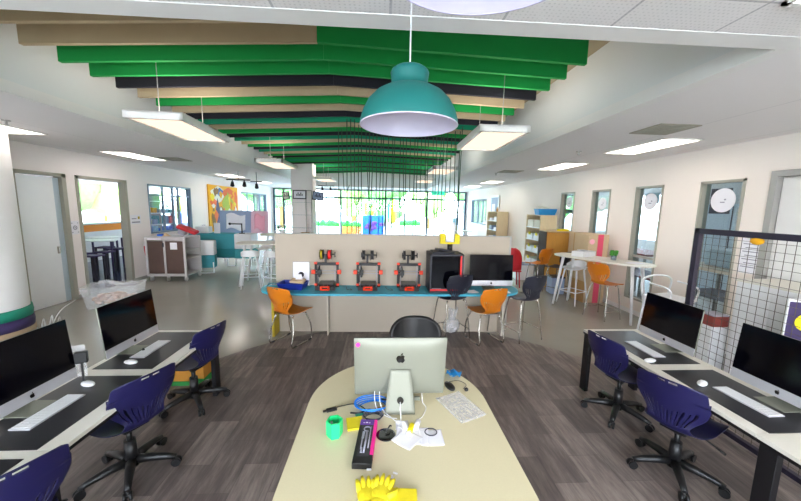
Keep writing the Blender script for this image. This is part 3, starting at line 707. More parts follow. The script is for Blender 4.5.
# keyboards and mice
def keyboard(label,loc,rz,w=0.345,l=0.115):
    t=thing('keyboard',label,'keyboard',loc,rz,'slim white keyboards')
    MB().b2(-w/2,w/2,-l/2,l/2,0,0.008,0.003).build('base','silver_light',t); mb=MB()
    rows=5; cols=14
    for r in range(rows):
        for c in range(cols):
            if r==0 and 3<=c<=8:
                if c==3: mb.b2(-w/2+0.012+3*0.0235,-w/2+0.012+9*0.0235-0.002,-l/2+0.008,-l/2+0.026,0.008,0.0105)
                continue
            x=-w/2+0.012+c*0.0235; y=-l/2+0.008+r*0.0203; mb.b2(x,x+0.0205,y,y+0.0178,0.008,0.0105)
    mb.build('keys','white_plastic',t); return t
def mouse(label,loc,rz,m='white_plastic'):
    t=thing('computer_mouse',label,'mouse',loc,rz,'computer mice'); MB().sph((0,0,0.012),0.03,(0.95,1.85,0.55),3).build('body',m,t)
    MB().tube([(-0.02,0.022,0.026),(0,0.024,0.029),(0.02,0.022,0.026)],0.0008,5).build('button_seam','frame_grey',t); return t
k1=keyboard('white keyboard before the far computer on the left desk',(-1.99,2.80,DH+0.003),math.radians(90))
dup(k1,(-1.99,1.93,DH+0.003),math.radians(90),'white keyboard before the nearer computer on the left desk')
dup(k1,(2.46,2.74,DH+0.003),math.radians(-90),'white keyboard before the far computer on the right desk')
dup(k1,(2.50,1.92,DH+0.003),math.radians(-88),'white keyboard before the nearer computer on the right desk')
m1=mouse('white mouse beside the keyboard at the far end of the left desk',(-1.97,2.54,DH+0.003),math.radians(80))
dup(m1,(-2.02,2.22,DH+0.003),math.radians(70),'white mouse beyond the keyboard of the nearer left computer')
dup(m1,(2.31,2.50,DH),math.radians(-80),'white mouse at the front edge of the far right desk')
dup(m1,(2.40,2.13,DH+0.003),math.radians(-60),'white mouse beside the keyboard of the nearer right computer')
# small yellow stickers / cable bits on the left computers
tag(MB().box((0,0,0.022),(0.004,0.055,0.044),rot=(0,0.2,0),bev=0.001).build('sticky_note','yellow',loc=(-2.09,1.715,DH+0.028)),'small yellow sticky note below the screen of the nearer left computer','sticky note')
tag(MB().cone((0,0,0),(0,0,0.018),0.011).cone((0,0,0.018),(0,0,0.026),0.006).build('usb_dongle','black_plastic',loc=(-2.03,2.76,DH+0.003)),'tiny black plug under the screen of the far left computer','plug')
# items behind the left near computer
tag(MB().b2(-0.06,0.06,-0.004,0.004,0,0.24,0.003).build('clear_document_stand','clear_plastic',loc=(-2.19,2.33,DH+0.002),rot=(0.0,0,0.5)),'clear plastic stand behind the nearer computer on the left','document stand')
tag(MB().b2(-0.035,0.035,-0.02,0.02,0.14,0.22,0.006).b2(-0.006,0.006,-0.006,0.006,0,0.15).build('black_adapter','black_plastic',loc=(-2.10,2.28,DH+0.001),rot=(0,0,0.5)),'small black box on a stem beside the nearer left screen','adapter')
# box under left desk
t=thing('cardboard_box','orange cardboard box with green edge under the far left desk','box',(-2.12,3.52,0),0.03)
mb=MB(); mb.use('box_orange').b2(-0.24,0.24,-0.17,0.17,0.05,0.33,0.004); mb.build('box_body','box_orange',t)
MB().b2(-0.245,0.245,-0.175,0.175,0,0.05,0.003).build('green_band','box_green',t); MB().b2(0.15,0.249,-0.172,0.174,0.05,0.075).build('green_corner','box_green',t)
mb=MB()
for i in range(4): mb.b2(-0.06+i*0.035,-0.035+i*0.035,-0.1725,-0.1705,0.17,0.2+0.01*(i%2))
mb.build('printed_marks','paint_brown',t)
# mesh screen right
t=thing('wire_mesh_screen','black framed wire mesh screen standing behind the right desks','screen',(3.0,0,0))
y0,y1,zt=0.75,2.92,1.79
mb=MB(); mb.b2(-0.022,0.022,y1-0.05,y1,0,zt,0.003).b2(-0.022,0.022,y0,y1,zt-0.05,zt,0.003).b2(-0.022,0.022,y0,y0+0.05,0,zt,0.003).b2(-0.022,0.022,y0,y1,0.04,0.08,0.003)
mb.build('frame','dark_purple_metal',t)
mb=MB(); y=y0+0.03
while y<y1-0.04: mb.b2(-0.0014,0.0014,y-0.0014,y+0.0014,0.08,zt-0.05); y+=0.06
z=0.11
while z<zt-0.06: mb.b2(-0.0014,0.0014,y0+0.04,y1-0.04,z-0.0014,z+0.0014); z+=0.064
mb.build('wire_mesh','mesh_wire',t)
for s in (y0+0.2,y1-0.2): MB().b2(-0.2,0.2,s-0.02,s+0.02,0,0.03,0.004).build('foot','dark_purple_metal',t)
tag(MB().sph((0,0,0),0.035,(0.35,1.5,0.9),2).build('yellow_tag','paint_yellow',loc=(2.985,2.40,1.72)),'yellow tag stuck at the top of the wire mesh screen','tag')

# ---------------------------------------------------------------- central table
t=thing('central_table','white round-ended table in the foreground centre','table',(0,0,0))
cx,r=0.118,0.552
def oval(off=0): return [(cx+(r+off)*math.cos(a),1.88+(r+off)*math.sin(a)) for a in [PI*i/40 for i in range(41)]]+[(cx-r-off,0.35),(cx+r+off,0.35)]
MB().prism(oval(),CT-0.025,CT).build('tabletop','table_laminate',t)
MB().prism(oval(0.002),CT-0.022,CT-0.004).build('edge_band','wood_light',t)
for (lx,ly) in ((cx-0.36,1.95),(cx+0.36,1.95),(cx-0.42,0.5),(cx+0.42,0.5)): MB().cone((lx,ly,0),(lx,ly,CT-0.025),0.025,seg=16).build('leg','black_metal',t)
Z=CT+0.0005
def put(o,label,cat,grp=None): return tag(o,label,cat,grp)
# green hexagonal pot
mb=MB(); hx=[(0.038*math.cos(PI/3*i),0.038*math.sin(PI/3*i)) for i in range(6)]; hi=[(x*0.86,y*0.86) for x,y in hx]
def ring_prism(mb,outer,inner,z0,z1):
    n=len(outer); A=[[mb.bm.verts.new((x,y,z)) for x,y in P] for P,z in ((outer,z0),(outer,z1),(inner,z1),(inner,z0+0.004))]
    fs=[mb.bm.faces.new(A[0][::-1]),mb.bm.faces.new(A[3])]
    for a in range(3):
        for i in range(n): fs.append(mb.bm.faces.new((A[a][i],A[a][(i+1)%n],A[a+1][(i+1)%n],A[a+1][i])))
    mb._tag(fs)
ring_prism(mb,[(x*0.85,y*0.85) for x,y in hx],[(x*0.75,y*0.75) for x,y in hx],0,0.01); ring_prism(mb,hx,hi,0.01,0.075)
t=thing('pencil_cup','bright green six-sided cup on the central table','cup',(-0.235,1.58,Z),0.25); t.scale=(1.15,1.15,1.2); mb.build('cup','green_pot',t)
MB().box((0.005,0.0,0.03),(0.02,0.03,0.035),rot=(0.3,0.2,0.4)).cone((-0.01,0.01,0.02),(-0.012,0.014,0.06),0.005).build('clips','grey_print',t)
put(MB().b2(-0.045,0.045,-0.05,0.05,0,0.012,0.002).build('sticky_notes','yellow_soft',loc=(-0.135,1.665,Z),rot=(0,0,0.2)),'yellow pad of sticky notes beside the green cup','notepad')
put(MB().box((0,0,0.004),(0.05,0.022,0.006),rot=(0,0,0.5),bev=0.002).build('teal_pouch','teal_ring',loc=(-0.115,1.745,Z)),'small teal scrap lying behind the yellow pad','scrap')
# cutlery/tool set box
t=thing('tool_set_box','black boxed tool set with clear window and magenta edge on the central table','box',(-0.068,1.505,Z),-0.075)
MB().b2(-0.046,0.046,-0.155,0.155,0,0.030,0.002).build('box_body','black_plastic',t); MB().b2(0.030,0.0465,-0.10,0.156,0.001,0.0308,0.001).build('magenta_edge','magenta',t)
MB().b2(-0.045,0.030,0.112,0.1555,0.03,0.0315).build('purple_header','purple',t); MB().b2(-0.030,0.028,-0.11,0.105,0.0302,0.0312).build('window','mat_black',t)
mb=MB(); mb.tube([(0.0,-0.09,0.034),(0.002,0.0,0.034),(0.0,0.06,0.034)],0.0045).tube([(0.0+0.017*math.cos(a),0.075+0.017*math.sin(a),0.034) for a in [2*PI*i/16 for i in range(14)]],0.003)
mb.tube([(0.018,-0.06,0.034),(0.018,0.09,0.034)],0.003).tube([(-0.017,-0.07,0.034),(-0.017,0.02,0.034)],0.003).box((-0.016,0.03,0.034),(0.012,0.05,0.004),bev=0.001).cone((-0.012,-0.09,0.034),(-0.012,-0.06,0.034),0.006,0.003)
mb.build('tools','tool_steel',t); mb=MB()
for i in range(3): mb.b2(-0.028+i*0.014,-0.018+i*0.014,0.125,0.129+0.004*(i%2),0.0315,0.032)
mb.build('printed_marks','paper',t)
# black round cable puck
t=thing('desk_stand','black round base with a short stem beside the papers','stand',(0.035,1.575,Z),0); MB().lathe([(0,0),(0.05,0),(0.052,0.002),(0.048,0.005),(0.02,0.006),(0,0.006)],seg=32).build('base','black_gloss',t)
MB().tube(curve([(0.0,0.0,0.014),(0.02,0.03,0.03),(0.03,0.05,0.015)],4),0.004).build('stem','black_plastic',t)
def sheet_paper(loc,w,l,rz,label,grp='loose papers on the central table',curl=0.004,m='paper',crumple=0.0):
    rr=[[random.uniform(-1,1) for _ in range(7)] for _ in range(7)]
    def f(u,v):
        z=curl*abs(2*u-1)**3+0.0006
        if crumple: z+=crumple*(1+rr[int(u*6)][int(v*6)]*0.8)*0.5
        return ((u-.5)*w,(v-.5)*l,z)
    return tag(MB().sheet(f,12,12,th=0.0006).build('paper_sheet',m,loc=loc,rot=(0,0,rz)),label,'paper',grp)
sheet_paper((0.175,1.565,Z),0.17,0.13,-0.10,'white paper under the yellow bottle and the ring')
sheet_paper((0.145,1.535,Z+0.0035),0.12,0.12,-0.7,'folded white paper lying turned under the yellow bottle')
sheet_paper((0.275,1.545,Z+0.001),0.12,0.12,0.0,'white paper under the dark ring at the right of the pile')
o=sheet_paper((0.49,1.81,Z),0.185,0.27,0.42,'crumpled clear film sheet on the right half of the central table',m='bag_plastic',crumple=0.0012)
t=thing('glue_bottle','small yellow bottle with a white cap lying on white papers','bottle',(0.172,1.60,Z+0.022),math.radians(72))
MB().tube([(-0.035,0,0),(-0.03,0,0),(0.022,0,0),(0.03,0,0)],0.014,16,rs=[0.011,0.014,0.014,0.008]).build('bottle','yellow',t); MB().cone((-0.035,0,0),(-0.055,0,0),0.009,0.012,seg=14).build('cap','paper',t)
put(MB().tube([(0.032*math.cos(a),0.028*math.sin(a),0.003) for a in [2*PI*i/32 for i in range(32)]],0.0028,6,closed=True).build('rubber_ring','dark_print',loc=(0.277,1.585,Z+0.002)),'thin dark rubber ring on the white paper','ring')
put(MB().sheet(lambda u,v:((u-.5)*0.07,(v-.5)*0.07,0.018+0.012*math.sin(u*7)*math.cos(v*5)),8,8,th=0.001).build('crumpled_tissue','paper',loc=(0.125,1.63,Z)),'crumpled white tissue left of the yellow bottle','tissue')
put(MB().tube([(-0.03,0,0.016),(0.03,0.02,0.016)],0.014,12).build('paper_roll','paper',loc=(0.215,1.625,Z),rot=(0,0,0.9)),'rolled white paper right of the yellow bottle','paper roll')
# cables
rg=random.Random(3); mb=MB()
for k in range(5):
    rr=0.075+0.007*k; mb.tube([(rr*1.05*math.cos(a)+0.003*math.sin(3*a+k),rr*0.72*math.sin(a),0.008+0.006*k+0.004*math.sin(2*a+k)) for a in [2*PI*i/36 for i in range(36)]],0.0033,6,closed=True)
mb.tube(curve([(0.08,0.0,0.03),(0.12,0.05,0.05),(0.09,0.10,0.06)],5),0.0033)
put(mb.build('network_cable','blue_cable',loc=(-0.045,1.815,Z)),'coiled bright blue network cable beside the computer stand','cable')
mb=MB()
for k in range(4): rr=0.045+0.004*k; mb.tube([(rr*math.cos(a),rr*0.7*math.sin(a),0.006+0.005*k) for a in [2*PI*i/28 for i in range(28)]],0.0022,6,closed=True)
put(mb.build('coiled_cable','dark_print',loc=(-0.035,1.715,Z)),'small coil of grey cable in front of the blue cable','cable')
put(MB().tube(curve([(-0.27,1.805,Z+0.008),(-0.22,1.83,Z+0.006),(-0.16,1.845,Z+0.006),(-0.11,1.82,Z+0.006),(-0.07,1.77,Z+0.010),(0.0,1.74,Z+0.01)],6),0.003).build('black_cable','black_plastic'),'thin black cable running from the black dongle to the stand','cable')
put(MB().box((0,0,0.008),(0.062,0.026,0.014),bev=0.004).box((-0.04,0,0.008),(0.02,0.014,0.008),bev=0.002).build('usb_adapter','black_plastic',loc=(-0.283,1.79,Z),rot=(0,0,0.35)),'black adapter at the left end of the black cable','adapter')
put(MB().tube(curve([(-0.17,1.76,Z+0.006),(-0.12,1.755,Z+0.006),(-0.06,1.765,Z+0.02),(0,1.75,Z+0.006)],6),0.005).build('power_lead','black_plastic'),'thicker black lead lying before the blue cable','cable')
put(MB().box((0,0,0.008),(0.07,0.03,0.012),bev=0.003).build('orange_strap','card_brown',loc=(0.01,1.79,Z),rot=(0,0,0.4)),'small tan strip under the blue cable beside the stand','strip')
put(MB().tube(curve([(-0.03,1.872,0.85),(-0.03,1.80,0.80),(-0.01,1.76,Z+0.02),(0.05,1.715,Z+0.006),(0.10,1.70,Z+0.006)],6),0.0024).tube(curve([(0.0,1.872,0.85),(0.0,1.80,0.79),(0.02,1.76,Z+0.02),(0.06,1.71,Z+0.012),(0.09,1.68,Z+0.006)],6),0.0024).build('white_cables','white_plastic'),'white cables plugged into the back of the central computer','cable')
put(MB().tube(curve([(0.12,1.74,0.81),(0.118,1.70,0.79),(0.12,1.68,Z+0.01),(0.10,1.66,Z+0.004),(0.09,1.61,Z+0.004)],6),0.0026).build('charging_cable','white_plastic'),'white power cord coming through the computer stand','cable')
put(MB().tube(curve([(0.26,1.86,0.80),(0.265,1.85,Z+0.01),(0.28,1.80,Z+0.004),(0.25,1.72,Z+0.004),(0.22,1.69,Z+0.004)],6),0.0022).build('loose_wire','white_plastic'),'thin white wire hanging at the right of the stand','cable')
put(MB().box((0,0,0.012),(0.035,0.015,0.024),bev=0.003).build('plug_adapter','aluminium',loc=(0.235,1.885,Z)),'small silver block behind the computer stand','adapter')
# right back: mask, mouse, knob
put(MB().sheet(lambda u,v:((u-.5)*0.10,(v-.5)*0.09,0.012+0.010*math.sin(u*9+v*4)+0.006*math.cos(v*11)),14,14,th=0.0015).build('face_mask','blue_bin',loc=(0.535,2.19,Z),rot=(0,0,-0.4)),'crumpled light blue cloth at the far right of the central table','cloth')
mb_=mouse('small black mouse beside the blue cloth at the right of the central computer',(0.47,2.02,Z),0.3,'black_plastic')
put(MB().tube(curve([(0.48,2.08,Z+0.01),(0.55,2.10,Z+0.004),(0.59,2.05,Z+0.004),(0.56,2.0,Z+0.004)],6),0.0018).build('mouse_cord','dark_print'),'thin dark cord curling from the black mouse','cable')
put(MB().sph((0,0,0.013),0.014,(1,1,0.95),2).build('black_knob','black_plastic',loc=(0.572,1.975,Z)),'tiny black knob on the right of the central table','stopper')  # small black knob lying on the table
# gloves: cuffs towards camera, fingers away
def glove(label,loc,rz):
    t=thing('rubber_glove',label,'glove',loc,rz)
    mb=MB(); mb.sph((0,0,0.014),0.045,(0.85,1.15,0.30),3); mb.sph((0,-0.05,0.013),0.04,(0.85,1.0,0.3),3)
    for i,(fx,fl,ang) in enumerate(((-0.028,0.044,0.22),(-0.009,0.056,0.06),(0.011,0.052,-0.08),(0.029,0.04,-0.26))):
        x0,y0=fx,0.035; d=(-math.sin(ang),math.cos(ang))
        mb.tube([(x0,y0-0.02,0.014),(x0+d[0]*fl*.5,y0+d[1]*fl*.5,0.02),(x0+d[0]*fl,y0+d[1]*fl,0.014)],0.01,10,rs=[0.011,0.0105,0.006])
    mb.tube([(0.03,-0.02,0.014),(0.055,0.005,0.018),(0.062,0.03,0.014)],0.01,10,rs=[0.014,0.012,0.007])
    mb.build('hand','yellow_soft',t); MB().sheet(lambda u,v:(0.036*math.cos(2*PI*u)*(1+.1*v),-0.075-0.06*v,0.014+0.011*math.sin(2*PI*u)),20,4).build('cuff','yellow_soft',t)
    return t
glove('yellow rubber glove at the bottom edge of the central table, the left of two',(-0.05,1.205,Z),0.12)
glove('yellow rubber glove at the bottom edge overlapping the other glove',(0.012,1.20,Z+0.012),-0.25)
put(MB().b2(-0.055,0.055,-0.035,0.035,0,0.022,0.006).build('sponge','yellow_soft',loc=(0.105,1.19,Z),rot=(0,0,-0.08)),'flat yellow sponge beside the rubber gloves','sponge')
for i,(x,y) in enumerate(((-0.045,1.345),(0.055,1.30),(0.065,1.29),(0.075,1.32))):
    put(MB().box((0,0,0.004),(0.022,0.008,0.006),rot=(0,0,i*0.9),bev=0.002).build('foam_crumb','paper',loc=(x,y,Z)),'white foam crumb beside the yellow gloves','crumb','white foam crumbs beside the gloves')
# ---------------------------------------------------------------- partition and counter
PX0,PX1,PY=-1.60,2.02,4.93
t=thing('partition_screen','low beige partition wall behind the teal counter','partition',(0,PY+0.04,0))
MB().b2(PX0,PX1,-0.04,0.04,0,1.50,0.003).build('panel','partition',t)
MB().b2(PX0-0.006,PX1+0.006,-0.046,0.046,1.50,1.512).build('top_trim','frame_grey',t); MB().b2(PX1-0.02,PX1+0.008,-0.046,0.046,0,1.50).build('end_trim','frame_grey',t)
MB().b2(PX0,PX1,-0.048,-0.04,0.0,0.06).build('plinth','partition',t)
t=thing('teal_counter','long teal counter with rounded ends along the partition','counter',(0,0,0))
def counter_poly():
    P=[(-1.55,PY-0.005)]+[( -1.74,PY-0.005)]
    P+=[(-1.76+0.0,4.80)]+arc(-1.36,4.82,0.40,PI,1.5*PI,12)[1:]
    P+=[(1.62,4.42)]+arc(1.70,4.82,0.40,1.5*PI,2*PI,12)[1:]+[(2.10,PY-0.005)]
    return P
CTH=0.72
MB().prism(counter_poly(),CTH-0.03,CTH).build('countertop','teal_counter',t)
MB().b2(-0.79,1.84,4.84,PY-0.002,0,CTH-0.03).build('front_panel','partition',t); MB().b2(-0.80,-0.78,4.70,4.84,0,CTH-0.03).build('support_panel','partition_edge',t)
MB().b2(1.84,1.87,4.66,PY,0,CTH-0.03).build('support_panel','partition_edge',t)
MB().b2(-1.59,-1.555,4.66,PY,0,CTH-0.03).build('yellow_end_panel','yellow_panel',t)
MB().b2(-1.55,-0.80,4.88,PY-0.002,0,CTH-0.03).build('back_panel','partition',t)
# printers
def printer(label,loc,spool,rz=0.0):
    t=thing('desktop_3d_printer',label,'3D printer',loc,rz,'three open frame 3D printers on the teal counter')
    MB().b2(-0.175,0.175,-0.012,0.012,0.345,0.385,0.002).b2(-0.175,-0.140,-0.012,0.012,0.02,0.385,0.002).b2(0.140,0.175,-0.012,0.012,0.02,0.385,0.002).b2(-0.175,0.175,-0.012,0.012,0.02,0.05).build('frame','black_metal',t)
    mb=MB()
    for x in (-0.12,0.12): mb.cone((x,-0.02,0.03),(x,-0.02,0.35),0.005,seg=10)
    mb.cone((-0.15,-0.025,0.27),(0.15,-0.025,0.27),0.004,seg=8).cone((-0.15,-0.025,0.23),(0.15,-0.025,0.23),0.004,seg=8); mb.build('guide_rods','tool_steel',t)
    mb=MB(); mb.b2(-0.11,0.11,-0.14,0.10,0.085,0.095,0.002); mb.build('print_bed','mat_black',t)
    mb=MB()
    for x in (-0.06,0.06): mb.b2(x-0.012,x+0.012,-0.17,0.16,0.015,0.045)
    mb.b2(-0.14,0.14,-0.175,-0.155,0.01,0.06); mb.b2(-0.02,0.02,-0.1,0.05,0.05,0.085); mb.build('base_rails','black_metal',t)
    for x,z in ((-0.158,0.385),(0.158,0.385),(-0.158,0.065),(0.158,0.065)): MB().box((x,-0.014,z-0.005),(0.042,0.03,0.032),bev=0.005).build('corner_bracket','printer_orange',t)
    for x in (-0.19,0.185): MB().box((x,-0.02,0.25),(0.055,0.045,0.06),bev=0.008).build('axis_holder','printer_orange',t)
    MB().box((-0.10,-0.045,0.25),(0.055,0.05,0.075),bev=0.006).box((-0.10,-0.05,0.20),(0.03,0.03,0.035),bev=0.004).cone((-0.1,-0.05,0.175),(-0.1,-0.05,0.19),0.004,0.008).tube(curve([(-0.1,-0.03,0.29),(-0.11,0.02,0.33),(-0.13,0.05,0.25),(-0.14,0.06,0.08)],5),0.008).build('print_head','black_plastic',t)
    p=MB().box((0.0,-0.195,0.045),(0.135,0.03,0.062),rot=(0.35,0,0),bev=0.006).build('control_panel','printer_orange',t)
    MB().box((0,-0.2115,0.050),(0.075,0.004,0.022),rot=(0.35,0,0)).build('display','black_gloss',p); MB().cone((0.05,-0.205,0.048),(0.05,-0.22,0.043),0.009,seg=14).build('knob','black_plastic',p)
    MB().b2(-0.03,0.0,-0.012,0.012,0.385,0.50).cone((-0.10,0,0.505),(0.12,0,0.505),0.008,seg=10).b2(-0.105,-0.095,-0.03,0.03,0.47,0.54).b2(0.115,0.125,-0.03,0.03,0.47,0.54).build('spool_holder','black_metal',t)
    for x,w,m_ in spool:
        R90=Matrix.Translation((x,0,0.505))@Matrix.Rotation(PI/2,4,'Y')
        mb=MB(); mb.lathe([(0.012,-w/2),(0.075,-w/2),(0.075,-w/2+0.004),(0.05,-w/2+0.006),(0.05,w/2-0.006),(0.075,w/2-0.004),(0.075,w/2),(0.012,w/2)],seg=28,close=True)
        bmesh.ops.transform(mb.bm,matrix=R90,verts=mb.bm.verts); mb.build('spool','mat_black',t)
        mb=MB(); mb.lathe([(0.045,-w/2+0.006),(0.068,-w/2+0.006),(0.068,w/2-0.006),(0.045,w/2-0.006)],seg=28,close=True); bmesh.ops.transform(mb.bm,matrix=R90,verts=mb.bm.verts); mb.build('filament',m_,t)
    return t
printer('left open frame 3D printer holding a red filament spool',(-0.80,4.74,CTH),[(0.045,0.055,'red_trim'),(-0.07,0.045,'yellow_panel')])
printer('middle open frame 3D printer with black spools',(-0.19,4.74,CTH),[(0.055,0.045,'mat_black'),(-0.07,0.04,'mat_black')])
printer('right open frame 3D printer with black spools, next to the black cabinet',(0.41,4.74,CTH),[(0.055,0.05,'black_plastic'),(-0.07,0.03,'mat_black')])
# blue tray, cardboard, framed card
t=thing('storage_tray','dark blue plastic tray at the left end of the teal counter','tray',(-1.29,4.74,CTH),-0.12)
mb=MB(); o_=[(-0.19,-0.13),(0.19,-0.13),(0.19,0.13),(-0.19,0.13)]; i_=[(x*0.94,y*0.92) for x,y in o_]
A=[[mb.bm.verts.new((x*s,y*s,z)) for x,y in P] for P,z,s in ((o_,0,0.86),(o_,0.085,1.0),(o_,0.09,1.05),(i_,0.085,1.0),(i_,0.006,0.86))]
fs=[mb.bm.faces.new(A[0][::-1]),mb.bm.faces.new(A[4])]
for a in range(4):
    for i in range(4): fs.append(mb.bm.faces.new((A[a][i],A[a][(i+1)%4],A[a+1][(i+1)%4],A[a+1][i])))
mb._tag(fs); mb.build('tray','blue_tray',t)
tag(MB().box((0,0,0),(0.20,0.13,0.035),rot=(0.12,0.05,0.0),bev=0.003).build('cardboard_piece','card_tan',loc=(-1.22,4.73,CTH+0.112),rot=(0,0,-0.1)),'tan cardboard piece lying on the blue tray','cardboard')
tag(MB().prism([(-0.05,0),(0.05,0),(0.035,0.075),(-0.035,0.075)],-0.006,0.006,mtx=Matrix.Rotation(PI/2,4,'X')).build('white_card','paper',loc=(-1.20,4.72,CTH+0.135)),'small white folded card standing on the cardboard in the tray','card')
t=thing('framed_card','thin dark framed white card leaning on the partition behind the blue tray','picture frame',(-1.21,4.885,CTH),0,rot=(-0.08,0,0))
MB().b2(-0.13,0.13,-0.006,0.006,0,0.37,0.002).build('frame','frame_grey',t); MB().b2(-0.12,0.12,-0.009,-0.005,0.01,0.36).build('card','paper',t)
MB().lathe([(0,0),(0.042,0),(0.042,0.004),(0,0.004)],seg=24).build('round_print','dark_print',t,loc=(0.0,-0.009,0.17),rot=(PI/2,0,0))
tag(MB().tube([(-0.09,0,0.0),(-0.07,0,0.05),(0.06,0,0.05),(0.08,0,0.0)],0.008).b2(-0.1,0.1,-0.03,0.03,0,0.006).build('teal_rack','teal_dark',loc=(-1.60,4.82,CTH)),'small teal wire rack at the very left end of the counter','rack')
# black enclosed printer
t=thing('enclosed_3d_printer','black boxed 3D printer with red edge trim on the teal counter','3D printer',(0.935,4.70,CTH),0)
mb=MB(); w=0.245; mb.b2(-w,-w+0.03,-0.2,0.2,0.02,0.56,0.006); mb.b2(w-0.03,w,-0.2,0.2,0.02,0.56,0.006); mb.b2(-w,w,-0.2,0.2,0.53,0.56,0.006); mb.b2(-w,w,-0.2,0.2,0.0,0.07,0.006); mb.b2(-w,w,0.17,0.2,0.02,0.56)
mb.build('housing','charcoal_plastic',t); MB().b2(-w+0.03,w-0.07,-0.196,-0.188,0.07,0.53,0.002).build('door','screen_glass',t)
MB().b2(w-0.055,w-0.03,-0.206,-0.19,0.05,0.54,0.004).build('red_strip','red_trim',t); MB().b2(-w+0.015,w-0.06,-0.206,-0.19,0.03,0.055,0.004).build('red_strip','red_trim',t)
MB().b2(-w+0.04,-w+0.17,-0.205,-0.195,0.065,0.068).build('nameplate','grey_print',t)
MB().b2(-0.20,0.12,-0.14,0.14,0.56,0.585,0.01).box((-0.03,-0.02,0.60),(0.22,0.12,0.03),rot=(0,0.15,0.2),bev=0.008).build('top_cover','charcoal_plastic',t)
# yellow bracket with paper on the partition
t=thing('yellow_bracket','yellow bracket clamped on the partition top above the black printer','bracket',(1.045,PY-0.01,1.50))
MB().b2(-0.15,-0.07,-0.06,0.10,-0.11,0.04,0.008).build('clamp','yellow',t); MB().b2(0.07,0.15,-0.06,0.10,-0.11,0.04,0.008).build('clamp','yellow',t); MB().b2(-0.08,0.08,-0.055,-0.045,-0.11,-0.07,0.003).build('crossbar','yellow',t)
MB().cone((0,-0.05,-0.22),(0,-0.05,-0.11),0.04,seg=16).build('black_boss','black_plastic',t)
tag(MB().sheet(lambda u,v:((u-.5)*0.13,-0.01*math.sin(PI*u),v*0.30),8,6,th=0.002).build('white_sheet','paper',loc=(1.04,PY-0.08,1.42)),'white paper sheet standing in the yellow bracket','paper')
# computer on the counter
dup(i1,(1.66,4.74,CTH),0.0,'silver desktop computer with dark screen on the right end of the teal counter').scale=(1.13,1.13,1.13)
dup(k1,(1.72,4.55,CTH),0.02,'white keyboard before the computer on the teal counter')
sheet_paper((1.33,4.58,CTH),0.17,0.17,0.2,'white paper left of the counter keyboard','papers on the teal counter')
sheet_paper((1.78,4.60,CTH+0.014),0.15,0.12,0.5,'crumpled white paper on the counter keyboard','papers on the teal counter',crumple=0.02)
tag(MB().tube(curve([(-0.46,4.70,CTH+0.006),(-0.42,4.62,CTH+0.006),(-0.50,4.66,CTH+0.006),(-0.52,4.8,CTH+0.006)],6),0.004).build('printer_cable','black_plastic'),'black cable on the counter between the left and middle printers','cable')
tag(MB().tube(curve([(0.14,4.72,CTH+0.006),(0.17,4.62,CTH+0.006),(0.10,4.66,CTH+0.006),(0.06,4.84,CTH+0.006)],6),0.004).build('printer_cable','black_plastic'),'black cable on the counter between the middle and right printers','cable')
# plastic bag under counter
t=thing('plastic_bag','clear plastic bag on the floor under the teal counter','bag',(1.10,4.78,0.0))
MB().sph((0,0,0.13),0.14,(0.95,0.65,0.95),3,0.10).cone((0,0,0.22),(0.02,0,0.42),0.06,0.085,seg=14,cap=False).build('bag','bag_plastic',t)
mb=MB()
for i in range(9): mb.sph((random.uniform(-.07,.07),random.uniform(-.04,.04),random.uniform(.06,.16)),0.03,(1,1,.7),1,0.2)
mb.build('scraps','paper',t)
# ---------------------------------------------------------------- hanging cords
rc=random.Random(5)
for i in range(34):
    x=-0.74+i*(2.1/33)+rc.uniform(-0.02,0.02); y=5.62+rc.choice([0,0.34,0.68]); x*=y/5.62
    zt_=3.36-0.03*abs(x+0.6); zb=1.16 if i%3!=1 else rc.uniform(1.9,2.3); dx=rc.uniform(-0.08,0.08) if i%2 else 0
    pts=[(0,0,0),(dx*0.3,0,-(zt_-zb)*0.4),(dx,0,-(zt_-zb))]
    if i%3==1: pts+= [(dx+0.05,0.01,-(zt_-zb)-0.07),(dx+0.1,0.02,-(zt_-zb)+0.05)]
    o=MB().tube(curve(pts,5),0.008,5).build('hanging_cord','cord_green',loc=(x,y,zt_))
    tag(o,'thin dark green cord in the curtain hanging from the baffles before the far glazing','cord','curtain of cords hanging from the baffles')
# ---------------------------------------------------------------- column near the middle with display frames
st(MB().b2(-2.99,-2.30,11.0,11.6,0,3.62,0.01).build('column','wall'))
t=thing('display_rack','thin metal display rack around the square column','rack',(-2.64,10.8,0))
for x in (-0.55,0.18,0.36): MB().cone((x,-0.05,0),(x,-0.05,2.42),0.012,seg=8).build('post','frame_grey',t)
for z in (1.2,1.62,2.02): MB().b2(-0.55,0.36,-0.12,0.02,z,z+0.008).build('shelf','side_glass',t)
MB().b2(-0.7,0.36,-0.06,-0.04,2.40,2.42).build('top_rail','frame_grey',t)
def placard(label,x,z,w,h,m,ry=0.0,y=10.6):
    t=thing('framed_sign',label,'sign',(x,y,z),0,rot=(-0.1,ry,0)); MB().b2(-w/2,w/2,-0.012,0.012,0,h,0.004).build('frame','dark_print',t)
    MB().b2(-w/2+.03,w/2-.03,-0.015,-0.011,0.03,h-.03).build('face',m,t); mb=MB()
    for i in range(5): mb.b2(-0.1+i*0.042,-0.075+i*0.042,-0.018,-0.014,h*0.35,h*0.35+0.06+0.05*(i%2))
    mb.build('print','dark_print',t)
placard('black framed sign with dark lettering hanging before the column',-2.62,2.13,0.42,0.28,'paper')
placard('grey framed sign tilted at the right side of the column',-2.06,2.10,0.36,0.28,'board_blue',ry=0.12)
placard('pale framed sign at the left edge of the column',-3.02,2.10,0.22,0.26,'paint_white',ry=-0.2)

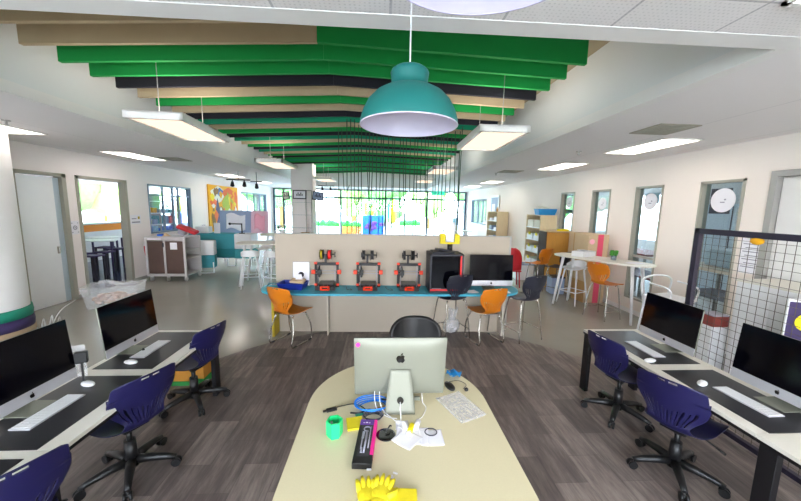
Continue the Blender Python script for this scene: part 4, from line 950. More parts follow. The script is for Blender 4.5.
# ---------------------------------------------------------------- left part of the room
t=thing('round_column','large round white column at the left edge of the view','column',(-5.43,4.57,0)); t['kind']='structure'
del t['category']
MB().lathe([(0.45,0),(0.45,ZC),(0,ZC)],seg=64).build('column_shaft','column_white',t)
for i,(z0,z1,m_,lb) in enumerate(((0.30,0.44,'teal_ring','teal'),(0.15,0.30,'purple_dark','dark purple'),(0.05,0.15,'tan_ring','tan'),(0.0,0.05,'pale_blue','pale blue'))):
    rr=0.47+0.004*i
    tag(MB().lathe([(0.452,z0),(rr,z0),(rr+0.008,(z0+z1)/2),(rr,z1),(0.452,z1)],seg=64,close=True).build('padding_ring',m_,loc=(-5.43,4.57,0)),f'{lb} padding ring around the foot of the round column','padding ring','padding rings around the round column')
tag(MB().tube(curve([(0,0,0.0),(0.05,0.02,0.25),(0.1,0.0,0.05),(0.16,0.03,0.3),(0.2,0.0,0.04),(0.27,0.02,0.28),(0.3,0,0.0)],6),0.008).tube([(0,0,0.008),(0.3,0,0.008)],0.008).tube(curve([(0.1,0,0.02),(0.25,0.05,0.35),(0.42,0.12,0.5)],5),0.006).build('wire_stand','frame_grey',loc=(-4.86,4.72,0)),'bent wire stand on the floor beside the round column','wire stand')
# clear plastic bin with shredded filling
t=thing('plastic_bin','large clear plastic tub of crumpled tan paper on the floor by the doorway','storage tub',(-4.98,6.22,0),0.35)
mb=MB(); o_=[(-0.42,-0.26),(0.42,-0.26),(0.42,0.26),(-0.42,0.26)]
A=[[mb.bm.verts.new((x*s,y*s,z)) for x,y in o_] for z,s in ((0,0.82),(0.40,1.0),(0.405,1.06),(0.40,0.985),(0.008,0.81))]
fs=[mb.bm.faces.new(A[0][::-1]),mb.bm.faces.new(A[4])]
for a in range(4):
    for i in range(4): fs.append(mb.bm.faces.new((A[a][i],A[a][(i+1)%4],A[a+1][(i+1)%4],A[a+1][i])))
mb._tag(fs); mb.build('tub','clear_plastic',t)
mb=MB()
for i in range(60): mb.sph((random.uniform(-.29,.29),random.uniform(-.16,.16),random.uniform(.05,.22)),random.uniform(.04,.07),(1,1,.7),2,0.25)
o=mb.build('crumpled_paper','shred',t); o['kind']='stuff'
tag(MB().sheet(lambda u,v:((u-.5)*0.6,(v-.5)*0.3,0.02*math.sin(u*8)+0.02*math.cos(v*9)),12,8,th=0.002).build('plastic_sheet','bag_plastic',loc=(-4.94,6.26,0.41),rot=(0.1,0.12,0.4)),'clear plastic sheet lying over the tub of paper','plastic sheet')
# trolley
t=thing('storage_trolley','grey white trolley cabinet with two dark brown doors under the left window','trolley',(-5.27,8.50,0),0.02)
w,d_=0.44,0.36
mb=MB()
for x in (-w,0.0-0.02,w): mb.b2(x-0.022,x+0.022,-d_-0.01,-d_+0.03,0.13,1.09,0.003)
mb.b2(-w,w,-d_-0.01,-d_+0.03,1.02,1.09,0.003).b2(-w,w,-d_-0.01,-d_+0.03,0.13,0.19,0.003).b2(-w-0.02,w+0.02,-d_-0.01,d_,1.075,1.10,0.004).b2(-w,w,-d_,d_,0.13,0.16).b2(-w-.02,-w,-d_,d_,0.13,1.08).b2(-w,w,d_-.02,d_,0.13,1.08)
mb.b2(w-0.02,w+0.02,d_-0.04,d_,0.13,1.09).b2(-0.02,0,-d_,d_,0.13,1.05)
mb.build('frame','trolley_white',t)
for x0,x1 in ((-w+0.03,-0.045),(0.005,w-0.03)):
    dr=MB().b2(x0,x1,-d_-0.004,-d_+0.006,0.20,1.0,0.003).build('door','brown_panel',t)
MB().b2(-0.05,-0.02,-d_-0.03,-d_,0.86,0.96,0.004).build('latch','dark_print',t); MB().b2(0.12,0.28,-d_-0.009,-d_-0.003,0.80,0.97).build('notice','paper',t)
MB().b2(-w+0.05,-0.08,-d_-0.013,-d_-0.009,1.035,1.07).build('name_strip','paper',t)
for z in (0.55,0.74): MB().b2(0.0,w+0.02,-d_+0.03,d_-0.02,z,z+0.035,0.003).build('shelf','trolley_white',t)
MB().tube(curve([(-w-0.02,-0.2,0.55),(-w-0.13,-0.2,0.6),(-w-0.14,-0.2,0.95),(-w-0.02,-0.2,1.02)],6),0.012).build('push_handle','trolley_white',t)
for x in (-w+0.05,0.0,w-0.02):
    for y in (-d_+0.05,d_-0.05):
        c=MB().cone((x-0.018,y,0.055),(x+0.018,y,0.055),0.052,seg=20).build('caster','rubber' if x<-0.9 else 'trolley_white',t); MB().b2(x-0.03,x+0.03,y-0.02,y+0.02,0.07,0.13).build('caster_fork','trolley_white',c)
tag(MB().tube(curve([(0,0,0),(0.01,0,-0.15),(0.04,0,-0.3)],4),0.012).build('red_strap','red_plastic',loc=(-5.85,8.28,0.86)),'red strap hanging from the trolley handle','strap')
tag(MB().sheet(lambda u,v:((u-.5)*0.16+0.03*math.sin(v*6),(v-.5)*0.15,0.08*math.sin(PI*v)*(0.6+.4*math.sin(u*5))),10,10,th=0.004).build('crumpled_bag','card_tan',loc=(-5.38,8.42,1.10)),'crumpled tan bag on top of the trolley','bag')
t=thing('red_cushion','red cushion propped up on a small stand on the trolley top','cushion',(-4.93,8.42,1.13),0,rot=(0.1,0.42,0.2)); 
MB().box((0.0,0,0.16),(0.46,0.28,0.09),bev=0.04,seg=4).build('cover','red_plastic',t); MB().box((-0.08,0,0.06),(0.16,0.2,0.14),bev=0.02).build('grey_base','grey_print',t)
tag(MB().b2(-0.06,0.06,-0.05,0.05,0,0.05,0.01).build('small_tub','mural_blue',loc=(-5.52,8.40,1.10)),'small blue tub on top of the trolley','tub')
# folded seats
def folded(label,loc,rz,w,h,th):
    t=thing('folding_seat',label,'seat',loc,rz); MB().b2(-w/2,w/2,-th/2,th/2,0.42*h+0.12,h,0.02).build('upper_panel','white_plastic',t)
    MB().b2(-w/2,w/2,-th/2,th/2,0.14,0.42*h+0.12,0.02).build('lower_panel','teal_soft',t)
    MB().tube(curve([(-w/2+.04,-th/2-.02,0.3),(-w/2+.03,-th/2-.06,0.03),(-w/2+.06,-th/2-.07,0.014),(w/2-.06,-th/2-.07,0.014),(w/2-.03,-th/2-.06,0.03),(w/2-.04,-th/2-.02,0.3)],5),0.014).build('leg','white_plastic',t)
    return t
folded('two tone white and teal upholstered seat on a wire leg right of the trolley',(-4.92,9.35,0),math.radians(14),0.44,0.90,0.26)
t=thing('booth_bench','long teal and white booth bench behind the trolley by the left wall','bench',(-5.30,10.5,0))
MB().b2(-0.62,0.75,-0.25,0.25,0.55,1.02,0.02).build('back_panel','teal_soft',t); MB().b2(-0.62,0.75,-0.25,0.25,0.26,0.55,0.02).build('base_panel','teal_dark',t)
MB().b2(0.76,1.28,-0.3,0.25,0.55,1.02,0.02).build('white_end','white_plastic',t); MB().b2(0.76,1.28,-0.3,0.25,0.26,0.55,0.02).build('teal_end','teal_soft',t)
for x in (-0.6,0.5,0.95): MB().tube([(x,-0.2,0.27),(x,-0.22,0.015),(x+0.25,-0.22,0.015),(x+0.25,-0.2,0.27)],0.015).build('leg','white_plastic',t)
# painting
t=thing('abstract_painting','large yellow and orange abstract painting hanging on the left wall','painting',(XL+0.03,12.75,0.95),0)
MB().b2(-0.02,0.02,-1.13,1.13,0,1.64,0.004).build('canvas','paint_yellow',t)
def blot(cy,cz,ry,rz_,m_,x=0.024): 
    poly=[(ry*math.cos(a)*(1+.2*math.sin(3*a)),rz_*math.sin(a)*(1+.15*math.cos(4*a))) for a in [2*PI*i/20 for i in range(20)]]
    MB().prism(poly,0,0.003,mtx=Matrix.Translation((x,cy,cz))@Matrix.Rotation(PI/2,4,'Z')@Matrix.Rotation(PI/2,4,'X')).build('painted_shape',m_,t)
for a in ((-0.45,1.32,0.5,0.26,'paint_white',0.022),(-0.35,1.40,0.22,0.14,'paint_blue',0.026),(0.35,1.35,0.5,0.22,'paint_orange',0.0225),(-0.8,1.0,0.25,0.14,'paint_orange',0.023),(0.25,0.85,0.42,0.5,'paint_green',0.0245),(0.35,0.35,0.35,0.4,'paint_white',0.026),(-0.55,0.55,0.14,0.55,'purple_dark',0.0265),(-0.85,0.4,0.14,0.4,'paint_brown',0.025),(0.95,1.1,0.12,0.35,'paint_orange',0.024),(-0.1,0.5,0.15,0.35,'paint_brown',0.0242)): blot(*a)
rb=random.Random(9)
for i in range(26): blot(rb.uniform(-.95,.95),rb.uniform(.15,1.5),rb.uniform(.05,.16),rb.uniform(.05,.2),rb.choice(['paint_orange','paint_green','paint_white','paint_yellow','paint_brown','yellow','paint_yellow']),0.0262+i*0.0002)
# leaning boards on the high table
for nm,x,w_,m_,lb,im in (('display_board',-4.82,1.0,'board_blue','blue grey board with pale drawing leaning behind the high tables','paper'),('display_board',-4.05,0.55,'board_pink','pale pink board leaning beside the blue grey board','pink_light')):
    t=thing(nm,lb,'board',(x,11.0,0.98),0.05,rot=(-0.12,0,0.05)); MB().b2(-w_/2,w_/2,-0.015,0.015,0,0.74,0.006).build('board',m_,t)
    MB().sheet(lambda u,v,w_=w_:((u-.5)*w_*0.6,-0.02,0.12+v*0.5+0.05*math.sin(u*6)),8,6,th=0.003).build('picture',im,t)
    for s in (-1,1): MB().tube([(s*w_*0.4,0.03,0.7),(s*w_*0.45,0.25,-0.95)],0.012,6).build('leg','frame_grey',t)
t=thing('monitor_arm','black monitor arm standing before the blue grey board','monitor arm',(-4.35,10.35,1.02)); MB().cone((0,0,0),(0,0,0.32),0.018).b2(-0.07,0.07,-0.05,0.05,0,0.02).build('post','black_metal',t)
MB().tube([(0,0,0.3),(-0.34,0,0.3)],0.018).sph((-0.36,0,0.3),0.04).build('arm','black_metal',t)
tag(MB().b2(-0.09,0.09,-0.01,0.01,0,0.32,0.003).build('white_card_stand','paper',loc=(-5.1,10.35,1.02)),'white upright card on the booth bench before the painting','card')
t=thing('tissue_box','white box standing on the booth bench behind the trolley','box',(-5.55,10.45,1.02)); MB().b2(-0.2,0.2,-0.12,0.12,0,0.2,0.01).build('box_body','white_plastic',t); MB().b2(-0.06,0.06,-0.02,0.02,0.2,0.26,0.01).build('tissue','paper',t)
# high tables and white stools on the left
def high_table(label,cx_,cy_,w,l,h,rz,rounded=True):
    t=thing('high_table',label,'table',(cx_,cy_,0),rz,'white high tables')
    if rounded:
        poly=[(w/2*math.copysign(abs(math.cos(a))**0.55,math.cos(a)),l/2*math.copysign(abs(math.sin(a))**0.55,math.sin(a))) for a in [2*PI*i/48 for i in range(48)]]
        MB().prism(poly,h-0.03,h).build('tabletop','white_laminate',t)
    else: MB().b2(-w/2,w/2,-l/2,l/2,h-0.03,h,0.005).build('tabletop','white_laminate',t)
    for sx in (-1,1):
        for sy in (-1,1): MB().cone((sx*w*0.30,sy*l*0.36,h-0.03),(sx*w*0.42,sy*l*0.42,0),0.03,0.019,seg=16).build('leg','white_plastic',t)
    return t
high_table('white high table left of the partition with pale stools around it',-2.85,8.05,1.25,0.75,1.02,0.1)
high_table('further white high table behind, left of the column',-2.95,10.2,1.5,0.8,1.04,0.0)
def white_stool(label,loc,rz):
    t=thing('white_stool',label,'stool',loc,rz,'pale bar stools at the left high tables'); hs=0.72
    MB().sheet(lambda u,v:((u-.5)*0.40*(1-0.25*v*v),0.18-v*0.40+0.0,hs+0.03*(2*u-1)**2+0.02*v),14,14,th=0.014).build('seat','white_plastic',t)
    MB().sheet(lambda u,v:(0.20*math.cos(PI+PI*u),-0.02+0.20*math.sin(PI+PI*u)*1.0,hs+0.02+v*0.16*math.sin(PI*(0.15+0.7*u))),18,5,th=0.012).build('backrest','white_plastic',t)
    for sx in (-1,1):
        for sy in (-1,1): MB().cone((sx*0.13,sy*0.12,hs),(sx*0.21,sy*0.20,0),0.017,0.012,seg=12).build('leg','white_plastic',t)
    mb=MB(); q=0.185
    for a,b in (((-q,-q),(q,-q)),((q,-q),(q,q)),((q,q),(-q,q)),((-q,q),(-q,-q))): mb.cone((*a,0.27),(*b,0.27),0.009,seg=8)
    mb.build('footrest','white_plastic',t); return t
ws=white_stool('pale bar stool at the near left corner of the nearer high table',(-3.05,7.65,0),0.3)
dup(ws,(-2.50,7.60,0),-0.2,'pale bar stool at the near side of the nearer high table, closest to the partition')
dup(ws,(-3.15,9.0,0),2.8,'pale bar stool behind the nearer high table on the left')
dup(ws,(-2.30,8.95,0),3.3,'pale bar stool behind the nearer high table on the right')
dup(ws,(-2.55,10.75,0),3.2,'pale bar stool between the further high table and the column')
tag(MB().b2(-0.12,0.12,-0.08,0.08,0,0.08,0.01).build('brown_box','card_brown',loc=(-2.32,9.95,1.04)),'small brown box on the further high table beside the partition','box')
t=thing('potted_plant','small green plant with white flowers on the further high table','plant',(-3.05,10.1,1.04)); MB().lathe([(0,0),(0.06,0),(0.08,0.13),(0.07,0.13),(0.055,0.02),(0,0.02)],seg=20).build('pot','white_plastic',t)
mb=MB()
for i in range(14):
    a=random.uniform(0,6.28); mb.sph((0.12*math.cos(a),0.08*math.sin(a),0.17+random.uniform(0,.12)),0.05,(1.3,.6,.3),1,0.1,rot=(random.uniform(-.6,.6),random.uniform(-.6,.6),a))
mb.build('leaves','leaf',t)
mb=MB()
for i in range(6): mb.sph((random.uniform(-.1,.1),-0.08,0.2+random.uniform(0,.12)),0.03,sub=1)
mb.build('flowers','paper',t)
# far white furniture near the glazing
high_table('low white table by the left end of the far glazing',-4.2,15.8,1.6,0.8,0.74,0,False)
high_table('low white table by the far right corner',3.6,15.6,1.5,0.8,0.86,0,False)
t=thing('water_dispenser','white water dispenser with a blue bottle in the far right corner','water dispenser',(3.9,17.2,0)); MB().b2(-0.16,0.16,-0.16,0.16,0,1.05,0.02).build('body','white_plastic',t); MB().lathe([(0.05,1.05),(0.13,1.12),(0.13,1.4),(0.1,1.43),(0,1.43)],seg=24).build('bottle','pale_blue',t)
# wall posters left
for (y,z,w,h,lb) in ((6.69,1.28,0.17,0.26,'small white notice with a round mark on the wall between the two left doors'),(8.28,1.40,0.34,0.22,'small landscape notice on the wall right of the open doorway')):
    t=thing('wall_notice',lb,'notice',(XL+0.006,y,z)); MB().b2(-0.003,0.003,-w/2,w/2,0,h).build('sheet','paper',t)
    if w<0.2:
        mb=MB(); mb.tube([(0.004,0.035*math.cos(a),h/2+0.035*math.sin(a)) for a in [2*PI*i/24 for i in range(24)]],0.008,6,closed=True); mb.sph((0.004,0,h/2),0.012)
        for sy in (-1,1):
            for sz in (-1,1): mb.b2(0.003,0.005,sy*0.06-0.012,sy*0.06+0.012,h/2+sz*0.09-0.008,h/2+sz*0.09+0.008)
        mb.build('printed_mark','grey_print',t)
    else:
        mb=MB(); mb.b2(0.003,0.005,-0.13,0.13,0.03,0.06).b2(0.003,0.005,-0.13,0.02,0.12,0.14); mb.build('printed_lines','grey_print',t); MB().b2(0.003,0.005,0.07,0.13,0.12,0.18).build('printed_blot','yellow_panel',t)
# ---------------------------------------------------------------- things in the left room
t=thing('work_bench','orange fronted bench under the bright windows of the next room','bench',(-9.6,10.6,0))
MB().b2(-0.25,0.25,-2.6,2.6,0.95,1.18,0.01).build('front_panel','orange_bench',t); MB().b2(-0.3,0.3,-2.65,2.65,1.18,1.22).build('top','white_plastic',t); MB().b2(-0.2,0.25,-2.55,2.55,0,0.95).build('cabinet','white_plastic',t)
for i,(x,y) in enumerate(((-8.6,8.8),(-8.4,10.2),(-7.9,9.4))):
    t=thing('work_table',f'white work table in the room behind the open doorway, {ORD[i]} from the left','table',(x,y,0),0.2*i,'work tables in the next room'); MB().b2(-0.45,0.45,-0.3,0.3,0.84,0.87,0.004).build('tabletop','white_plastic',t)
    for sx in (-1,1):
        for sy in (-1,1): MB().b2(sx*0.38-0.02,sx*0.38+0.02,sy*0.24-0.02,sy*0.24+0.02,0,0.84).build('leg','purple_dark',t)
def room_stool(label,loc):
    t=thing('wooden_stool',label,'stool',loc,0,'dark stools in the next room'); MB().b2(-0.17,0.17,-0.17,0.17,0.58,0.62,0.01).build('seat','purple_dark',t)
    for sx in (-1,1):
        for sy in (-1,1): MB().b2(sx*0.14-0.018,sx*0.14+0.018,sy*0.14-0.018,sy*0.14+0.018,0,0.58).build('leg','dark_print',t)
    return t
for i,(x,y) in enumerate(((-7.6,8.55),(-7.35,8.95),(-7.1,8.3),(-8.1,9.9),(-7.55,9.6))): room_stool(f'dark stool in the room behind the open doorway, {ORD[i]} of the group',(x,y,0)) 
t=thing('small_printer','white machine on the orange bench in the next room','machine',(-9.6,9.35,1.22)); MB().b2(-0.15,0.15,-0.22,0.22,0,0.16,0.02).build('body','grey_print',t); MB().b2(-0.1,0.1,-0.15,0.15,0.16,0.2,0.01).build('lid','white_plastic',t)
t=thing('material_shelf','white shelf rack with coloured supplies behind the left window','shelf',(-7.3,10.9,0),0.0)
for z in (0.9,1.22,1.58,1.95): MB().b2(-0.2,0.2,-1.1,1.1,z,z+0.03).build('shelf_board','white_plastic',t)
for y in (-1.1,0,1.1): MB().b2(-0.2,0.2,y-0.015,y+0.015,0,2.2).build('upright','frame_grey',t)
cols=['mural_blue','teal_soft','paint_green','printer_orange','paint_yellow','magenta','mural_green','board_blue','pale_blue','white_plastic']
cn=['blue','teal','olive','orange','yellow','magenta','green','slate','pale blue','white']
for i in range(24):
    lv=i//8; y=-1.0+(i%8)*0.27; h=random.uniform(.14,.27); c=random.randrange(10) if lv else random.choice([0,0,1,8])
    tag(MB().b2(-0.15,0.15,-0.1,0.1,0,h,0.008).build('supply_box',cols[c],loc=(-7.3,10.9+y,[0.93,1.25,1.61][lv])),f'{cn[c]} supply box on the {["lowest","middle","upper"][lv]} shelf behind left window, {ORD[i%8]} from the added near end','box','supply boxes behind the left window')
# ---------------------------------------------------------------- right part of the room
t=high_table('white high table standing along the right wall windows',4.16,5.86,0.62,1.72,1.04,math.radians(29))
def tray_box(loc):
    t=thing('white_tray','white paper tray on the far half of the right high table','tray',loc,0.5)
    mb=MB(); mb.b2(-0.22,0.22,-0.12,0.12,0,0.01).b2(-0.22,0.22,-0.12,-0.11,0,0.10).b2(-0.22,0.22,0.11,0.12,0,0.10).b2(-0.22,-0.21,-0.12,0.12,0,0.10).b2(0.21,0.22,-0.12,0.12,0,0.10); mb.build('tray','white_plastic',t)
    mb=MB()
    for i in range(5): mb.box((random.uniform(-.1,.1),random.uniform(-.05,.05),0.03+0.02*i),(0.2,0.14,0.006),rot=(0.1*i-.2,0.1,0.3*i))
    mb.build('papers','paper',t)
tray_box((4.03,6.18,1.04))
t=thing('potted_plant','small green plant in a glass jar on the right high table','plant',(4.30,5.70,1.04)); MB().lathe([(0,0),(0.045,0),(0.048,0.09),(0.043,0.09),(0.04,0.006),(0,0.006)],seg=24).build('jar','side_glass',t)
MB().lathe([(0,0.008),(0.038,0.008),(0.038,0.05),(0,0.05)],seg=20).build('soil','paper',t); mb=MB()
for i in range(18):
    a=i*2.4; mb.sph((0.04*math.cos(a),0.04*math.sin(a),0.10+0.03*(i%3)),0.028,(1.2,.6,.9),1,0.1,rot=(0,0,a))
mb.build('leaves','leaf',t)
sheet_paper((4.42,5.35,1.041),0.30,0.21,0.4,'white papers lying on the near end of the right high table','papers on the right high table')
ws2=white_stool('white bar stool under the far end of the right high table',(4.02,6.42,0),2.0)
o=ws2; o['group']='white bar stools on the right'
t=thing('wire_armchair','white chair with thin bent arms behind the far right computer','chair',(4.25,4.42,0),0.2)
MB().box((0,0,0.68),(0.5,0.45,0.03),bev=0.012).build('seat','white_plastic',t); MB().tube(curve([(-0.26,0.2,0.68),(-0.28,0.2,0.92),(0,0.22,0.98),(0.28,0.2,0.92),(0.26,0.2,0.68)],6),0.014).build('back_rail','white_plastic',t)
for sx in (-1,1):
    MB().tube(curve([(sx*0.24,-0.2,0.68),(sx*0.27,-0.18,0.86),(sx*0.28,0.1,0.9)],5),0.012).build('armrest','white_plastic',t)
    for sy in (-1,1): MB().cone((sx*0.22,sy*0.18,0.67),(sx*0.26,sy*0.22,0),0.016,0.011).build('leg','white_plastic',t)
# white cabinet, red crate, colourful poster behind the mesh
t=thing('white_cabinet','tall white cabinet behind the wire mesh screen','cabinet',(4.42,3.16,0)); MB().b2(-0.28,0.28,-0.42,0.30,0,1.16,0.006).build('body','white_plastic',t); MB().b2(-0.29,0.29,-0.43,0.31,1.16,1.185,0.003).build('top','white_laminate',t)
MB().b2(-0.288,-0.28,-0.40,-0.07,0.05,1.12).build('door','white_plastic',t); MB().b2(-0.288,-0.28,-0.05,0.28,0.05,1.12).build('door','white_plastic',t)
t=thing('roller_banner','purple banner with a yellow disc standing behind the mesh screen','banner',(3.98,2.72,0),math.radians(-25)); MB().b2(-0.12,0.12,-0.012,0.012,0.02,1.12,0.003).build('sheet','purple_dark',t); MB().b2(-0.12,0.12,-0.014,0.014,1.12,1.15).build('top_bar','white_plastic',t)
MB().cone((0.02,-0.014,0.93),(0.02,-0.018,0.93),0.085,seg=28).build('yellow_disc','yellow',t); MB().b2(-0.13,-0.12,-0.015,0.015,0,1.15).build('side_bar','white_plastic',t)
t=thing('red_crate','dark red box on the floor cabinet behind the mesh screen','crate',(4.1,3.62,0)); MB().b2(-0.1,0.1,-0.09,0.09,0.57,0.70,0.005).build('box','red_table',t); MB().b2(-0.11,0.11,-0.1,0.1,0,0.57,0.005).build('pedestal','white_plastic',t); MB().b2(-0.1,0.1,-0.09,0.09,0.70,0.715).build('lid','grey_print',t)
t=thing('wall_notice','white notice sheet with printed lines on the right wall beside the door','notice',(XR-0.006,3.91,1.16)); MB().b2(-0.003,0.003,-0.12,0.12,0,0.46).build('sheet','paper',t); mb=MB()
for i in range(7): mb.b2(-0.005,-0.003,-0.09,0.09-0.03*(i%2),0.08+i*0.05,0.092+i*0.05)
mb.build('printed_lines','grey_print',t)
# shelving units
def shelf_unit(label,loc,rz,w,h,d_,n,msk='wood_light'):
    t=thing('shelf_unit',label,'shelf',loc,rz,'light wood shelf units on the right'); mb=MB()
    MB().b2(-w/2,w/2,d_/2-0.012,d_/2,0,h).build('back_panel','white_paint',t)
    for s in (-1,1): MB().b2(s*w/2-0.012,s*w/2+0.012,-d_/2,d_/2,0,h,0.002).build('side_panel',msk,t)
    for i in range(n+1):
        z=0.04+(h-0.06)*i/n; MB().b2(-w/2,w/2,-d_/2,d_/2-0.012,z,z+0.02).build('shelf_board','white_plastic' if 0<i<n else msk,t)
    return t
# near shelf: open side faces the camera/left
SX,SY,SR=4.52,9.0,math.radians(-90)
shelf_unit('light wood shelf with white trays and yellow labels beside the right wall',(SX,SY,0),SR,0.84,1.80,0.46,5)
cr_,sr_=math.cos(SR),math.sin(SR)
def onshelf(lx,ly): return (SX+lx*cr_-ly*sr_,SY+lx*sr_+ly*cr_)
lv=['bottom','lower','middle','upper','top']
for i in range(5):
    for j in range(2):
        x,y=onshelf(-0.2+0.4*j,-0.03); z=0.04+(1.74)*i/5+0.021
        t=thing('storage_tray',f'white storage tray on the {lv[i]} shelf of the near shelf unit, {"left" if j==0 else "right"} side','tray',(x,y,z),SR,'white trays in the near shelf unit')
        MB().b2(-0.175,0.175,-0.18,0.16,0,0.15 if i!=4 else 0.2,0.01).build('tray','white_plastic' if i!=4 else 'paint_white',t)
        if i in (1,2,3) and not(i==1 and j==1): MB().b2(-0.05,0.07,-0.195,-0.182,0.12,0.20,0.002).build('yellow_label','yellow',t)
t=thing('storage_bin','bright blue plastic bin on top of the near shelf unit','bin',(SX-0.02,SY-0.24,1.80),0.0)
mb=MB(); o_=[(-0.26,-0.14),(0.26,-0.14),(0.26,0.14),(-0.26,0.14)]
A=[[mb.bm.verts.new((x*s,y*s,z)) for x,y in o_] for z,s in ((0,0.85),(0.16,1.0),(0.165,1.05),(0.16,0.97),(0.006,0.83))]
fs=[mb.bm.faces.new(A[0][::-1]),mb.bm.faces.new(A[4])]
for a in range(4):
    for i in range(4): fs.append(mb.bm.faces.new((A[a][i],A[a][(i+1)%4],A[a+1][(i+1)%4],A[a+1][i])))
mb._tag(fs); mb.build('bin','blue_bin',t)
tag(MB().sph((0,0,0.08),0.13,(1.4,0.8,0.6),2,0.15).sph((-0.08,0,0.13),0.08,(1.4,1,0.6),2,0.2).build('crumpled_bag','paint_white',loc=(SX-0.08,SY-0.22,1.86)),'crumpled pale bag lying in the blue bin on the shelf unit','bag')
shelf_unit('light wood shelf with papers standing further back on the right',(4.55,12.6,0),math.radians(-90),1.1,1.84,0.44,5)
FX,FY,FR=4.55,12.6,math.radians(-90)
for i in range(5):
    for j in range(2):
        x=FX-0.03; y=FY+(0.26-0.52*j); z=0.04+1.78*i/5+0.021
        tag(MB().b2(-0.12,0.12,-0.15,0.14,0,0.10+0.06*((i+j)%2),0.006).build('paper_stack','paper' if (i+j)%3 else 'board_blue',loc=(x,y,z),rot=(0,0,FR)),f'paper stack on the {lv[i]} shelf of the further shelf unit, {"left" if j==0 else "right"} side','paper stack','paper stacks in the further shelf unit')
tag(MB().lathe([(0,0),(0.04,0),(0.045,0.1),(0.02,0.13),(0.02,0.17),(0,0.17)],seg=16).build('small_bottle','wood_amber',loc=(4.42,12.3,1.84)),'small amber bottle on top of the further shelf unit','bottle')
t=thing('picture_frame','white framed narrow picture on the right wall beyond the further shelf','picture',(XR-0.03,13.6,1.55)); MB().b2(-0.02,0.02,-0.5,0.5,0,0.95,0.004).build('frame','white_plastic',t); MB().b2(-0.024,-0.018,-0.42,0.42,0.08,0.87).build('picture','board_blue',t); MB().b2(-0.03,-0.022,-0.1,0.25,0.1,0.6).build('printed_shape','paper',t)
# wooden cabinet
t=thing('wooden_cabinet','open fronted amber wooden cabinet between shelf and cardboard boxes','cabinet',(4.44,8.0,0),math.radians(-4))
MB().b2(-0.34,-0.32,-0.22,0.24,0,1.40).build('side_panel','painted_inside_shade',t); MB().b2(-0.32,0.30,-0.22,-0.20,0.0,1.38).build('front_panel','wood_amber',t); MB().b2(0.30,0.32,-0.22,0.24,0,1.40).build('side_panel','wood_side',t)  # left panel painted dark for the shade inside the open side
MB().b2(-0.34,0.32,-0.24,0.24,1.40,1.42,0.002).build('top','card_tan',t); MB().b2(-0.34,0.32,0.22,0.24,0,1.40).build('back_panel','wood_side',t)
tag(MB().b2(-0.13,0.13,-0.05,0.05,0,0.05,0.004).build('yellow_pack','yellow',loc=(4.55,7.90,1.42)),'yellow pack lying on the wooden cabinet below the window','pack')
# cardboard boxes leaning on wall
t=thing('cardboard_box','tall pale cardboard box leaning on the right wall beside the cabinet','box',(4.58,7.12,0),0.0); MB().b2(-0.2,0.2,-0.22,0.2,0,1.44,0.004).build('box_body','card_tan',t); MB().b2(-0.202,-0.198,-0.03,0.0,0,1.44).build('tape','card_brown',t)
t=thing('cardboard_box','tall cardboard box with a pink stripe before the right wall window','box',(4.50,6.66,0),0.0); MB().b2(-0.22,0.22,-0.22,0.22,0,1.45,0.004).build('box_body','card_tan',t)
MB().b2(-0.02,0.10,-0.224,-0.219,0,1.45).build('pink_stripe','pink_strip',t); MB().b2(-0.224,-0.219,-0.22,0.22,0.0,0.45).build('side_print','card_brown',t)
MB().cone((-0.14,-0.2195,1.30),(-0.14,-0.2225,1.30),0.055,seg=24).build('round_print','pink_light',t)
t=thing('storage_crate','translucent white crate under the orange stool by the shelf','crate',(3.98,8.75,0),-0.1); mb=MB(); mb.b2(-0.24,0.24,-0.2,0.2,0.0,0.42,0.02); mb.build('crate','white_plastic',t); MB().b2(-0.25,0.25,-0.21,0.21,0.42,0.45,0.008).build('lid','board_blue',t)
t=thing('storage_crate','grey violet crate under the black stool by the cabinet','crate',(4.10,7.24,0),-0.1); MB().b2(-0.15,0.15,-0.15,0.15,0.0,0.38,0.02).build('crate','board_blue',t); MB().b2(-0.155,0.155,-0.155,0.155,0.38,0.41,0.008).build('lid','mat_black',t)
# round paper signs on the window panes
for y,z,r_,lb in ((4.40,2.12,0.17,'nearest the door'),(5.66,2.12,0.15,'over the high table'),(6.95,2.1,0.13,'above the cardboard boxes'),(8.22,2.15,0.14,'above the wooden cabinet')):
    t=thing('round_window_sign',f'round white paper sign on the right wall window {lb}','sign',(XR+0.050,y,z),0,'round paper signs on the right windows')
    MB().cone((0,0,0),(-0.004,0,0),r_,seg=36).build('disc','paper',t); MB().b2(-0.009,-0.005,-0.03,0.03,-0.035,-0.02).b2(-0.009,-0.005,-0.045,-0.02,0.0,0.02).build('printed_mark','grey_print',t)
tag(MB().b2(-0.003,0.003,-0.17,0.12,0,0.36).build('dark_poster','dark_print',loc=(XR+0.072,4.48,1.93)),'dark poster behind the round sign on the window nearest the door','poster')
tag(MB().b2(-0.003,0.003,-0.16,0.16,0,0.2).build('dark_poster','cabinet_blue',loc=(XR+0.072,5.66,2.08)),'blue grey poster behind the round sign over the high table','poster')
tag(MB().b2(-0.003,0.003,-0.2,0.2,0,0.10).build('yellow_strip','yellow',loc=(XR+0.072,8.24,1.86)),'yellow strip on the furthest narrow window of the right wall','strip')
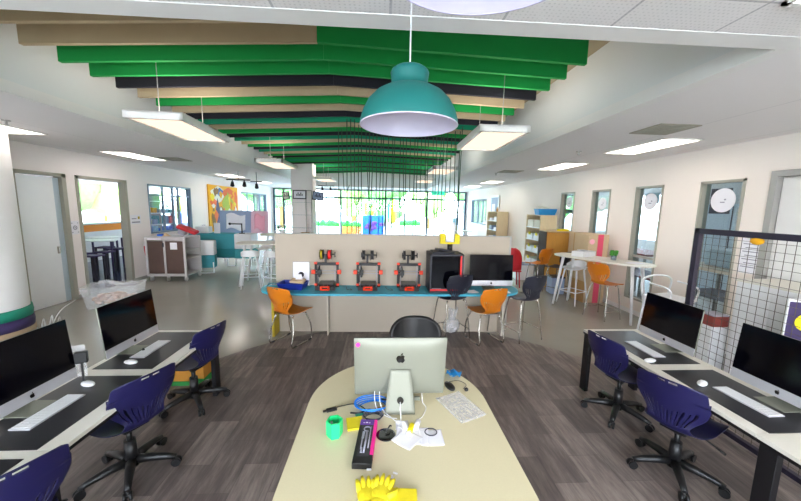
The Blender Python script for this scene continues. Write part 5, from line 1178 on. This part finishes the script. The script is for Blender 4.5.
# ---- things in the right room
t=thing('blue_cabinet','large pale blue cabinet in the room behind the right windows','cabinet',(8.0,5.9,0)); MB().b2(-0.35,0.35,-1.6,1.6,0,2.15,0.01).build('body','cabinet_blue',t)
for y in (-0.8,0,0.8): MB().b2(-0.356,-0.35,y-0.01,y+0.01,0.1,2.1).build('door_gap','dark_print',t)
for i,(x,y,m_,lb) in enumerate(((5.75,4.9,'white_laminate','white'),(5.85,6.9,'red_table','dark red'),(5.8,8.9,'white_laminate','pale'))):
    t=thing('work_table',f'{lb} work table in the room behind the right windows','table',(x,y,0),0); MB().b2(-0.4,0.4,-0.6,0.6,1.02,1.06,0.004).build('tabletop',m_,t); MB().b2(-0.38,0.38,-0.55,0.55,0.55,0.58).build('lower_shelf','grey_print',t)
    for sx in (-1,1):
        for sy in (-1,1): MB().b2(sx*0.34-0.02,sx*0.34+0.02,sy*0.5-0.02,sy*0.5+0.02,0,1.02).build('leg','frame_grey',t)
tag(MB().b2(-0.2,0.2,-0.3,0.3,0,0.28,0.02).build('grey_machine','cabinet_blue',loc=(5.75,4.9,1.06)),'grey blue machine on the white table behind the right windows','machine')
t=thing('red_chair','dark red chair back behind the window over the high table','chair',(5.45,6.0,0)); MB().b2(-0.2,0.2,-0.2,0.2,0.6,0.64,0.01).build('seat','red_table',t); MB().b2(0.16,0.2,-0.2,0.2,0.9,1.25,0.01).build('backrest','red_table',t)
for sx in (-1,1):
    for sy in (-1,1): MB().b2(sx*0.18-0.015,sx*0.18+0.015,sy*0.18-0.015,sy*0.18+0.015,0,0.9 if sx>0 else 0.6).build('leg','frame_grey',t)
def tubelight(x,y,lb):
    t=thing('ceiling_light',lb,'ceiling light',(x,y,ZC),0,'ceiling lights in the side rooms'); MB().b2(-0.1,0.1,-0.9,0.9,-0.05,0,0.003).build('housing','lamp_white',t); MB().b2(-0.08,0.08,-0.88,0.88,-0.058,-0.05).build('diffuser','diffuser',t)
tubelight(5.6,4.3,'added ceiling light in the right side room close behind the nearest window'); tubelight(6.3,3.0,'added ceiling light in the right side room near the door'); tubelight(6.3,6.5,'added ceiling light in the right side room behind the narrow windows'); tubelight(6.3,10.5,'added ceiling light in the right side room, furthest')  # tube lights added to brighten the right side room
tubelight(-8.5,7.5,'ceiling light in the left side room behind the doorway')

# ---------------------------------------------------------------- world and camera
w=bpy.data.worlds.new('sky'); SC.world=w; w.use_nodes=True; nt=w.node_tree; N=nt.nodes; L=nt.links
bg=N['Background']; tc=N.new('ShaderNodeTexCoord'); sp=N.new('ShaderNodeSeparateXYZ'); L.new(tc.outputs['Generated'],sp.inputs[0])
cr=N.new('ShaderNodeValToRGB'); e=cr.color_ramp.elements; e[0].position=0.0; e[0].color=(0.95,0.97,1,1); e[1].position=0.6; e[1].color=(0.62,0.80,1,1); L.new(sp.outputs['Z'],cr.inputs['Fac']); L.new(cr.outputs['Color'],bg.inputs['Color'])
bg.inputs['Strength'].default_value=8.0
f_=323.7
cam=bpy.data.cameras.new('camera'); cam.sensor_width=36; cam.lens=f_/801*36; cam.clip_start=0.05; cam.clip_end=300
co=bpy.data.objects.new('camera',cam); COL.objects.link(co)
def dd(u,v): return Vector(((u-400.5)/f_,-(v-250.5)/f_,-1.0))
Yv=dd(382,207).normalized(); Zd=dd(352,2680).normalized(); Zv=-(Zd-Yv*Zd.dot(Yv)).normalized(); Xv=Yv.cross(Zv)
R=Matrix((Xv,Yv,Zv)).to_4x4(); co.matrix_world=Matrix.Translation((0,0,1.93))@R
SC.camera=co
SC.view_settings.view_transform='Standard'; SC.view_settings.look='None'; SC.view_settings.exposure=1.42; SC.view_settings.gamma=1.0; SC.view_settings.use_curve_mapping=False
SC.cycles.use_denoising=True; SC.cycles.max_bounces=8; SC.cycles.diffuse_bounces=4; SC.cycles.transparent_max_bounces=16; SC.cycles.sample_clamp_indirect=6
